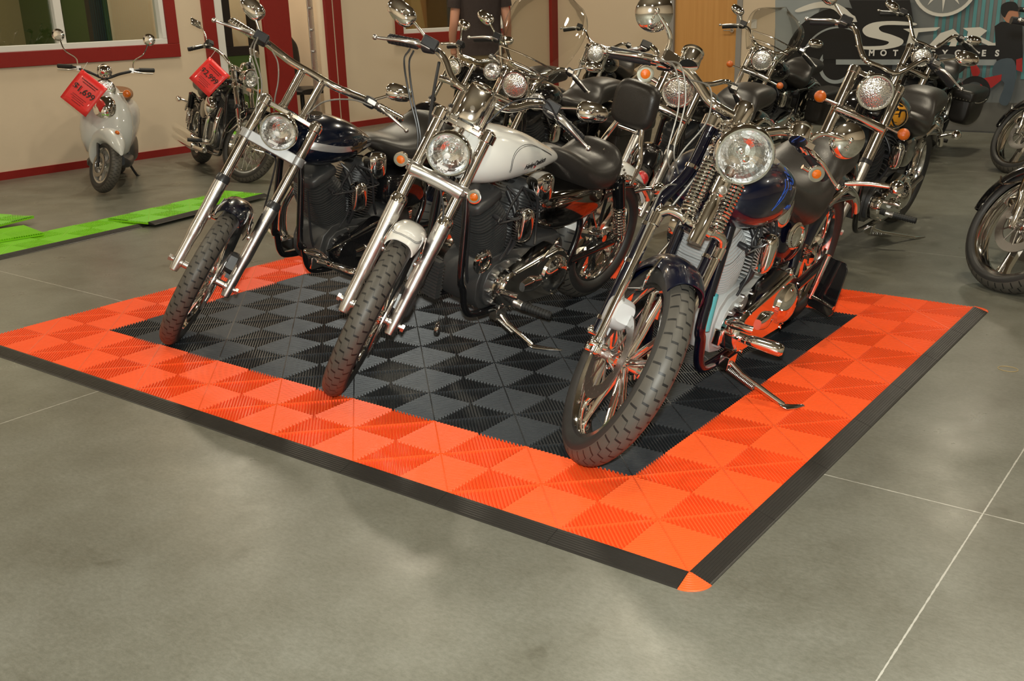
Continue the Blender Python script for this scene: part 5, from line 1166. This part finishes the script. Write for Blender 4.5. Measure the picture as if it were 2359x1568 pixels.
m = MB(); m.loft([(.93, .76, .66, .03, 2.3), (.98, .79, .60, .085, 2.3), (1.04, .78, .58, .09, 2.3), (1.085, .72, .60, .05, 2.3), (1.10, .68, .63, .02, 2.3)], 24, 5); m.build('chrome_trim', CHROME, sc)
m = MB()
for sd in (-1, 1): m.tube([(.36, sd*.10, .17), (.30, sd*.17, .03), (.24, sd*.20, .008)], .011, 10, 3)
m.tube([(.36, -.10, .17), (.36, .10, .17)], .012, 10); m.build('centre_stand', BLKPLAS, sc)
m = MB(); m.loft([(-.22, .32, .22, .04, 3, -.13), (-.15, .36, .20, .06, 3, -.14), (.10, .34, .22, .055, 3, -.14), (.25, .30, .24, .03, 3, -.12)], 20, 4); m.build('exhaust', CHROME2, sc)
m = MB(); m.loft([(-.12, .32, .15, .03, 3, .11), (-.05, .36, .13, .05, 3, .12), (.30, .33, .15, .05, 3, .12), (.42, .29, .19, .03, 3, .10)], 20, 4); m.build('engine_cover', CAST, sc)
# ------------------------------------------------------------------ price cards hanging from the handlebars
def card(cx_, cy_, half, depth, rows, lab, tiltdeg=45, gl=False):
    c = at(cx_, cy_, K=depth); px = depth/FPX; X = (CR*math.cos(RD(-tiltdeg))+CU*math.sin(RD(-tiltdeg))); X.z = X.z; Y = CF.cross(X)*-1; Y = X.cross(-CF)*-1
    X.normalize(); N = -CF; Y = N.cross(X); h = half*px
    M4 = Mx(((X.x, Y.x, N.x, c.x), (X.y, Y.y, N.y, c.y), (X.z, Y.z, N.z, c.z), (0, 0, 0, 1)))
    m = MB(M4); n = 6; vs = []
    for i in range(n+1):
        for j in range(n+1): x, y = -h+2*h*i/n, -h*1.08+2.16*h*j/n; vs.append((x, y, .006*math.sin(x*9)+.004*math.cos(y*13)))
    m.add(vs, [(i*(n+1)+j, i*(n+1)+j+1, (i+1)*(n+1)+j+1, (i+1)*(n+1)+j) for i in range(n) for j in range(n)])
    o = m.build('price_card', TAG, None, thick=.002); tag(o, lab, 'price card')
    for t, y, s_ in rows: text_obj(t, s_*h, M4 @ Mx.Translation((0, y*h, .012)), BLACKPRINT, 'lettering', o, .0004, 1.0, bold=.0015*s_)
    for k_, (y, x0_, x1_, r_) in enumerate(((.66, -.6, .6, .035), (.52, -.45, .5, .03), (-.38, -.5, .5, .018), (-.5, -.55, .4, .018), (-.62, -.4, .5, .018), (-.76, -.3, .35, .018))):
        n_ = 26; m = MB(M4); m.tube([(h*(x0_+(x1_-x0_)*i/n_), h*(y+.035*math.sin(i*2.3+k_)), .0115) for i in range(n_+1)], h*r_*.6, 6, 1, flat=.3); m.build('printed_line', BLACKPRINT, o)
    m = MB(M4); m.tube([(-h*.9, h*1.02, .0), (-h*.9-.02, h*1.02+.08, -.02)], .0015, 6); m.build('string', WHITEPRINT, o)
    return o
card(193, 214, 38, 8.35, [('$1,699', .05, .56)], 'red price card taped to the white scooter handlebar', 38)
card(482, 177, 32, 8.6, [('$2,999', .05, .56)], 'red price card hanging from the small black cruiser by the wall', 44)
# ------------------------------------------------------------------ banner with printed motorcycle, rider and lettering
BNY = 9.6
bx0, bx1, bz1 = -3.92, .9, 2.35
PG = mat('banner_charcoal_print', (.11, .12, .125), .55, nscale=1.6, col2=(.27, .29, .29))
PSIL = mat('banner_silver_print', (.6, .59, .55), .5, nscale=2, col2=(.75, .74, .68)); PDK = mat('banner_black_print', (.008, .008, .009), .45); PTEAL = mat('banner_teal_print', (.08, .27, .30), .55, nscale=3, col2=(.14, .36, .38))
PBLU = mat('banner_bluegrey_print', (.24, .28, .30), .5, nscale=3, col2=(.36, .39, .40)); PRED = mat('banner_red_print', (.40, .02, .02), .5); PSK = mat('banner_skin_print', (.48, .22, .13), .6); PROAD = mat('banner_road_print', (.10, .10, .09), .6, nscale=4, col2=(.16, .155, .14)); PJEAN = mat('banner_denim_print', (.05, .075, .10), .6, nscale=8, col2=(.08, .11, .14))
m = MB(); m.bx(bx0, bx1, BNY, BNY+.012, .012, bz1); ban = m.build('banner', PG); tag(ban, 'large printed motorcycle banner standing on the floor at upper right', 'banner')
m = MB(); m.bx(bx0, bx1, BNY-.03, BNY+.05, 0, .012); m.cyl((bx0, BNY+.006, bz1), (bx1, BNY+.006, bz1), .018); m.build('banner_rail', CAST, ban)
lay = [0]
def pr2(pts, m_, name='print', k=0, closed=True):
    """a flat printed shape of the banner, outline in metres on the banner (x, z)"""
    lay[0] += 1; P = cr(pts, k, True) if k else pts; P = [(min(max(x, bx0), bx1), min(max(z, .012), bz1)) for x, z in P]
    m = MB(); m.prism(P, (0, BNY-.0012*lay[0], 0), (1, 0, 0), (0, 0, 1), (0, .0010, 0)); return m.build(name, m_, ban)
def pp(x, y): p = at(x, y, Y=BNY); return (p.x, p.z)
def PX(*a): return [pp(*q) for q in a]
pr2([(-2.4, .012), (bx1, .012), (bx1, .33), (-2.4, .30)], PROAD)
m = [pr2([(x, .55), (x+.035, .55), (x+.035, bz1), (x, bz1)], PTEAL) for x in [-2.15+.075*i for i in range(40)]]
pr2(PX((1790, 0), (1900, 0), (1885, 40), (1840, 90), (1800, 140), (1790, 150)), PBLU)
def ringp(cx_, cz_, r0, r1, m_, a0=0, a1=2*PI, n=40):
    lay[0] += 1; m = MB(); vs = []; 
    for i in range(n+1):
        t = a0+(a1-a0)*i/n
        for r in (r0, r1): vs += [(cx_+r*math.cos(t), BNY-.0012*lay[0], cz_+r*math.sin(t))]
    vs = [(min(max(x, bx0), bx1), y, min(max(z, .012), bz1)) for x, y, z in vs]
    m.add(vs, [(2*i, 2*i+1, 2*i+3, 2*i+2) for i in range(n)]); return m.build('print', m_, ban)
wc = pp(1930, 150); ringp(*wc, .0, .62, PDK); ringp(*wc, .40, .42, PBLU, RD(60), RD(215)); ringp(*wc, .16, .2, PBLU)
pr2(PX((1838, 22), (1880, 6), (1920, 4), (1950, 18), (1975, 38), (2020, 44), (1980, 50), (1950, 46), (1925, 22), (1890, 18), (1845, 28)), PSIL, k=4)
pr2(PX((1960, 0), (2100, 0), (2110, 60), (2090, 100), (1990, 80)), PDK)
pr2(PX((1930, 134), (2330, 134), (2330, 150), (1930, 148)), PBLU)
pr2(PX((1900, 106), (2359, 102), (2359, 136), (1900, 136)), PDK)
# emblem: ring and star
ec = pp(2182, -40); ringp(*ec, .30, .335, PSIL); ringp(*ec, 0, .30, PG)
pr2([(ec[0]+(.27 if i % 2 == 0 else .07)*math.sin(i*PI/5), ec[1]+(.27 if i % 2 == 0 else .07)*math.cos(i*PI/5)+0) for i in range(10)][::-1], PSIL) 
pr2([(ec[0]-.03, ec[1]-.03), (ec[0]+.03, ec[1]-.03), (ec[0], ec[1]-.29)], PSIL)
# the flowing word
pr2(PX((2110, 52), (2060, 48), (2015, 52), (1992, 66), (2000, 82), (2030, 90), (2052, 96), (2040, 104), (2000, 106), (1975, 104), (1990, 112), (2030, 114), (2075, 106), (2085, 92), (2060, 80), (2035, 72), (2030, 62), (2050, 57), (2110, 58)), PSIL, k=4)
pr2(PX((2085, 66), (2170, 62), (2160, 70), (2120, 74), (2108, 110), (2090, 112), (2100, 74)), PSIL)
pr2(PX((2140, 108), (2170, 76), (2200, 66), (2215, 80), (2206, 106), (2190, 106), (2195, 96), (2168, 98), (2156, 108)), PSIL)
pr2(PX((2222, 64), (2262, 62), (2278, 70), (2262, 84), (2290, 98), (2355, 100), (2352, 104), (2280, 104), (2250, 90), (2244, 106), (2226, 106), (2234, 72)), PSIL)
pr2(PX((2296, 68), (2340, 64), (2359, 68), (2330, 74), (2310, 96), (2296, 98), (2306, 74)), PSIL)
px_ = pp(1958, 120); p2_ = pp(2312, 124); letters = 'MOTORCYCLES'
lx0, lx1 = pp(2013, 122)[0], pp(2301, 122)[0]
for i, ch in enumerate(letters):
    x = lx0+(lx1-lx0)*i/(len(letters)-1); text_obj(ch, .085, Mx(((1, 0, 0, x), (0, 0, -1, BNY-.0012*(lay[0]+2)), (0, 1, 0, pp(2150, 122)[1]), (0, 0, 0, 1))), WHITEPRINT, 'banner_letter', ban, .0004, bold=.003)
# rider on a red machine
pr2(PX((2295, 60), (2310, 50), (2340, 48), (2359, 60), (2359, 150), (2300, 150)), PDK)
pr2(PX((2310, 20), (2322, 16), (2345, 22), (2350, 36), (2343, 48), (2326, 52), (2316, 42)), PSK, k=3)
pr2(PX((2310, 30), (2311, 12), (2325, 4), (2342, 5), (2350, 16), (2352, 26), (2330, 24), (2322, 34), (2318, 40)), PDK, k=3)
pr2(PX((2300, 140), (2335, 134), (2345, 160), (2340, 200), (2325, 240), (2305, 232), (2318, 190), (2290, 170)), PJEAN, k=3)
pr2(PX((2240, 142), (2255, 150), (2262, 166), (2250, 178), (2242, 165)), PRED, k=3)
pr2(PX((2265, 180), (2312, 170), (2310, 184), (2290, 200), (2268, 207), (2262, 198)), PRED)
pr2(PX((2345, 136), (2359, 132), (2359, 165), (2345, 160)), PRED)
wq = pp(2248, 210); ringp(*wq, .10, .16, PDK); ringp(*wq, .06, .07, PBLU)
# ------------------------------------------------------------------ the person behind
pe = at(1110, 150, K=10.6); px0, py0 = pe.x, pe.y
PM = Mx.Translation((px0, py0, 0)) @ Mx.Rotation(RD(140), 4, 'Z') @ Mx.Scale(1.11, 4)
per = empty('person', 'person in dark brown shirt and khaki trousers standing behind the motorcycles, arms lowered', 'person', M=PM)
def skin_body():
    J = {}; vs = []; es = []; rs = []
    def a(n, p, r, par=None):
        J[n] = len(vs); vs.append(p); rs.append(r)
        if par: es.append((J[par], J[n]))
    a('pelvis', (0, 0, .95), .13); a('waist', (0, 0, 1.08), .12, 'pelvis'); a('chest', (.01, 0, 1.28), .145, 'waist'); a('neck0', (0, 0, 1.46), .07, 'chest'); a('neck', (.01, 0, 1.53), .055, 'neck0'); a('head0', (.02, 0, 1.60), .08, 'neck'); a('head1', (.025, 0, 1.70), .092, 'head0'); a('head2', (.01, 0, 1.77), .07, 'head1')
    for sd, n in ((1, 'l'), (-1, 'r')):
        a(n+'sh', (0, sd*.17, 1.42), .062, 'neck0'); a(n+'ua', (-.0, sd*.225, 1.27), .052, n+'sh'); a(n+'el', (-.02, sd*.250, 1.13), .044, n+'ua'); a(n+'fa', (.03, sd*.262, 1.02), .040, n+'el'); a(n+'wr', (.08, sd*.25, .91), .029, n+'fa'); a(n+'pa', (.10, sd*.24, .84), .038, n+'wr')
        a(n+'hip', (0, sd*.095, .88), .095, 'pelvis'); a(n+'th', (.0, sd*.105, .68), .08, n+'hip'); a(n+'kn', (.01, sd*.11, .48), .056, n+'th'); a(n+'ca', (-.01, sd*.11, .32), .055, n+'kn'); a(n+'an', (-.02, sd*.11, .09), .04, n+'ca'); a(n+'ft', (.07, sd*.12, .045), .04, n+'an'); a(n+'to', (.15, sd*.125, .035), .03, n+'ft')
    me = bpy.data.meshes.new('body'); me.from_pydata(vs, es, []); o = bpy.data.objects.new('body', me); COL.objects.link(o); me.materials.append(SKIN)
    md = o.modifiers.new('skin', 'SKIN'); md.use_smooth_shade = True
    for i, r in enumerate(rs): me.skin_vertices[0].data[i].radius = (r, r)
    me.skin_vertices[0].data[0].use_root = True
    s2 = o.modifiers.new('sub', 'SUBSURF'); s2.levels = s2.render_levels = 2; o.parent = per
    # fingers, thumb, face details joined as children of the same body
    m = MB()
    for sd in (1, -1):
        for k, (dx, L) in enumerate(((.028, .070), (.010, .080), (-.008, .075), (-.026, .058))):
            b = V((.10+dx, sd*.228, .80)); m.tube([b, b+V((.004, -sd*.006, -L*.45)), b+V((.0, -sd*.018, -L*.8)), b+V((-.004, -sd*.028, -L))], [.0095, .009, .0085, .006], 10, 3)
        b = V((.125, sd*.225, .84)); m.tube([b, b+V((.022, -sd*.012, -.022)), b+V((.026, -sd*.02, -.050))], [.012, .0105, .007], 10, 3)
    m.build('fingers', SKIN, o)
    m = MB(); m.lathe([(0, .0), (.012, .004), (.014, .02), (.005, .035)], (.108, 0, 1.665), (.25, 0, 1), 12)
    for sd in (-1, 1): m.loft([(-.01, 1.71, 1.66, .006, 2, sd*.092), (.01, 1.715, 1.655, .010, 2, sd*.094), (.02, 1.70, 1.67, .006, 2, sd*.092)], 12, 3)
    m.build('nose_and_ears', SKIN, o)
    m = MB()
    for sd in (-1, 1): m.ball((.100, sd*.034, 1.695), .012, 12)
    m.build('eyes', WHITEPRINT, o); m = MB(); m.tube([(.107, -.024, 1.622), (.112, 0, 1.625), (.107, .024, 1.622)], [.004, .006, .004], 8, 3); m.build('mouth', PSK, o)
    return o
skin_body()
def garment(name, secs, m_, par, n=28):
    """secs: centre x, y, z, half depth, half width"""
    m = MB(); q = cr(secs, 5); m.rings([[(x+hd*math.cos(2*PI*j/n), y+hw*math.sin(2*PI*j/n), z) for j in range(n)] for x, y, z, hd, hw in q]); return m.build(name, m_, par, ang=70)
sh_ = garment('shirt', [(0, 0, .84, .155, .215), (0, 0, .95, .15, .205), (.0, 0, 1.10, .14, .19), (.01, 0, 1.28, .155, .205), (0, 0, 1.39, .14, .22), (0, 0, 1.45, .12, .19), (0, 0, 1.49, .095, .12), (0, 0, 1.51, .08, .085)], SHIRT, per)
for sd in (1, -1):
    m = MB(); m.tube([(0, sd*.13, 1.43), (0, sd*.185, 1.40), (-.0, sd*.222, 1.32), (-.0, sd*.232, 1.26)], [.06, .075, .072, .070], 20, 4); m.build('sleeve', SHIRT, sh_, ang=70)
tr_ = garment('trousers', [(0, 0, .80, .13, .18), (0, 0, .88, .145, .19), (0, 0, .98, .14, .185)], KHAKI, per)
for sd in (1, -1):
    m = MB(); m.tube([(0, sd*.085, .90), (0, sd*.10, .70), (.012, sd*.11, .48), (-.01, sd*.112, .28), (-.015, sd*.112, .08)], [.115, .105, .083, .075, .078], 22, 4); m.build('trouser_leg', KHAKI, tr_, ang=70)
    m = MB(); m.loft([(-.075, .09, .0, .035, 3, sd*.115), (-.04, .10, .0, .045, 3, sd*.115), (.05, .085, .0, .048, 3, sd*.12), (.14, .06, .0, .045, 3, sd*.125), (.185, .035, .0, .02, 3, sd*.127)], 20, 4); m.build('shoe', BLKPLAS, per)
m = MB(); R_ = []
for i in range(9):
    a = PI*i/16; r = .098*math.cos(a*.98); R_.append([(.005+r*1.05*math.cos(t)*(1 if math.cos(t) < .3 else .82), r*math.sin(t), 1.705+.085*math.sin(a)+(.02 if math.cos(t) > .4 else -.03*(1-i/8)*(1 if math.cos(t) < 0 else 0))) for t in [2*PI*j/24 for j in range(24)]])
m.rings(R_); m.build('hair', HAIR, per, ang=70)
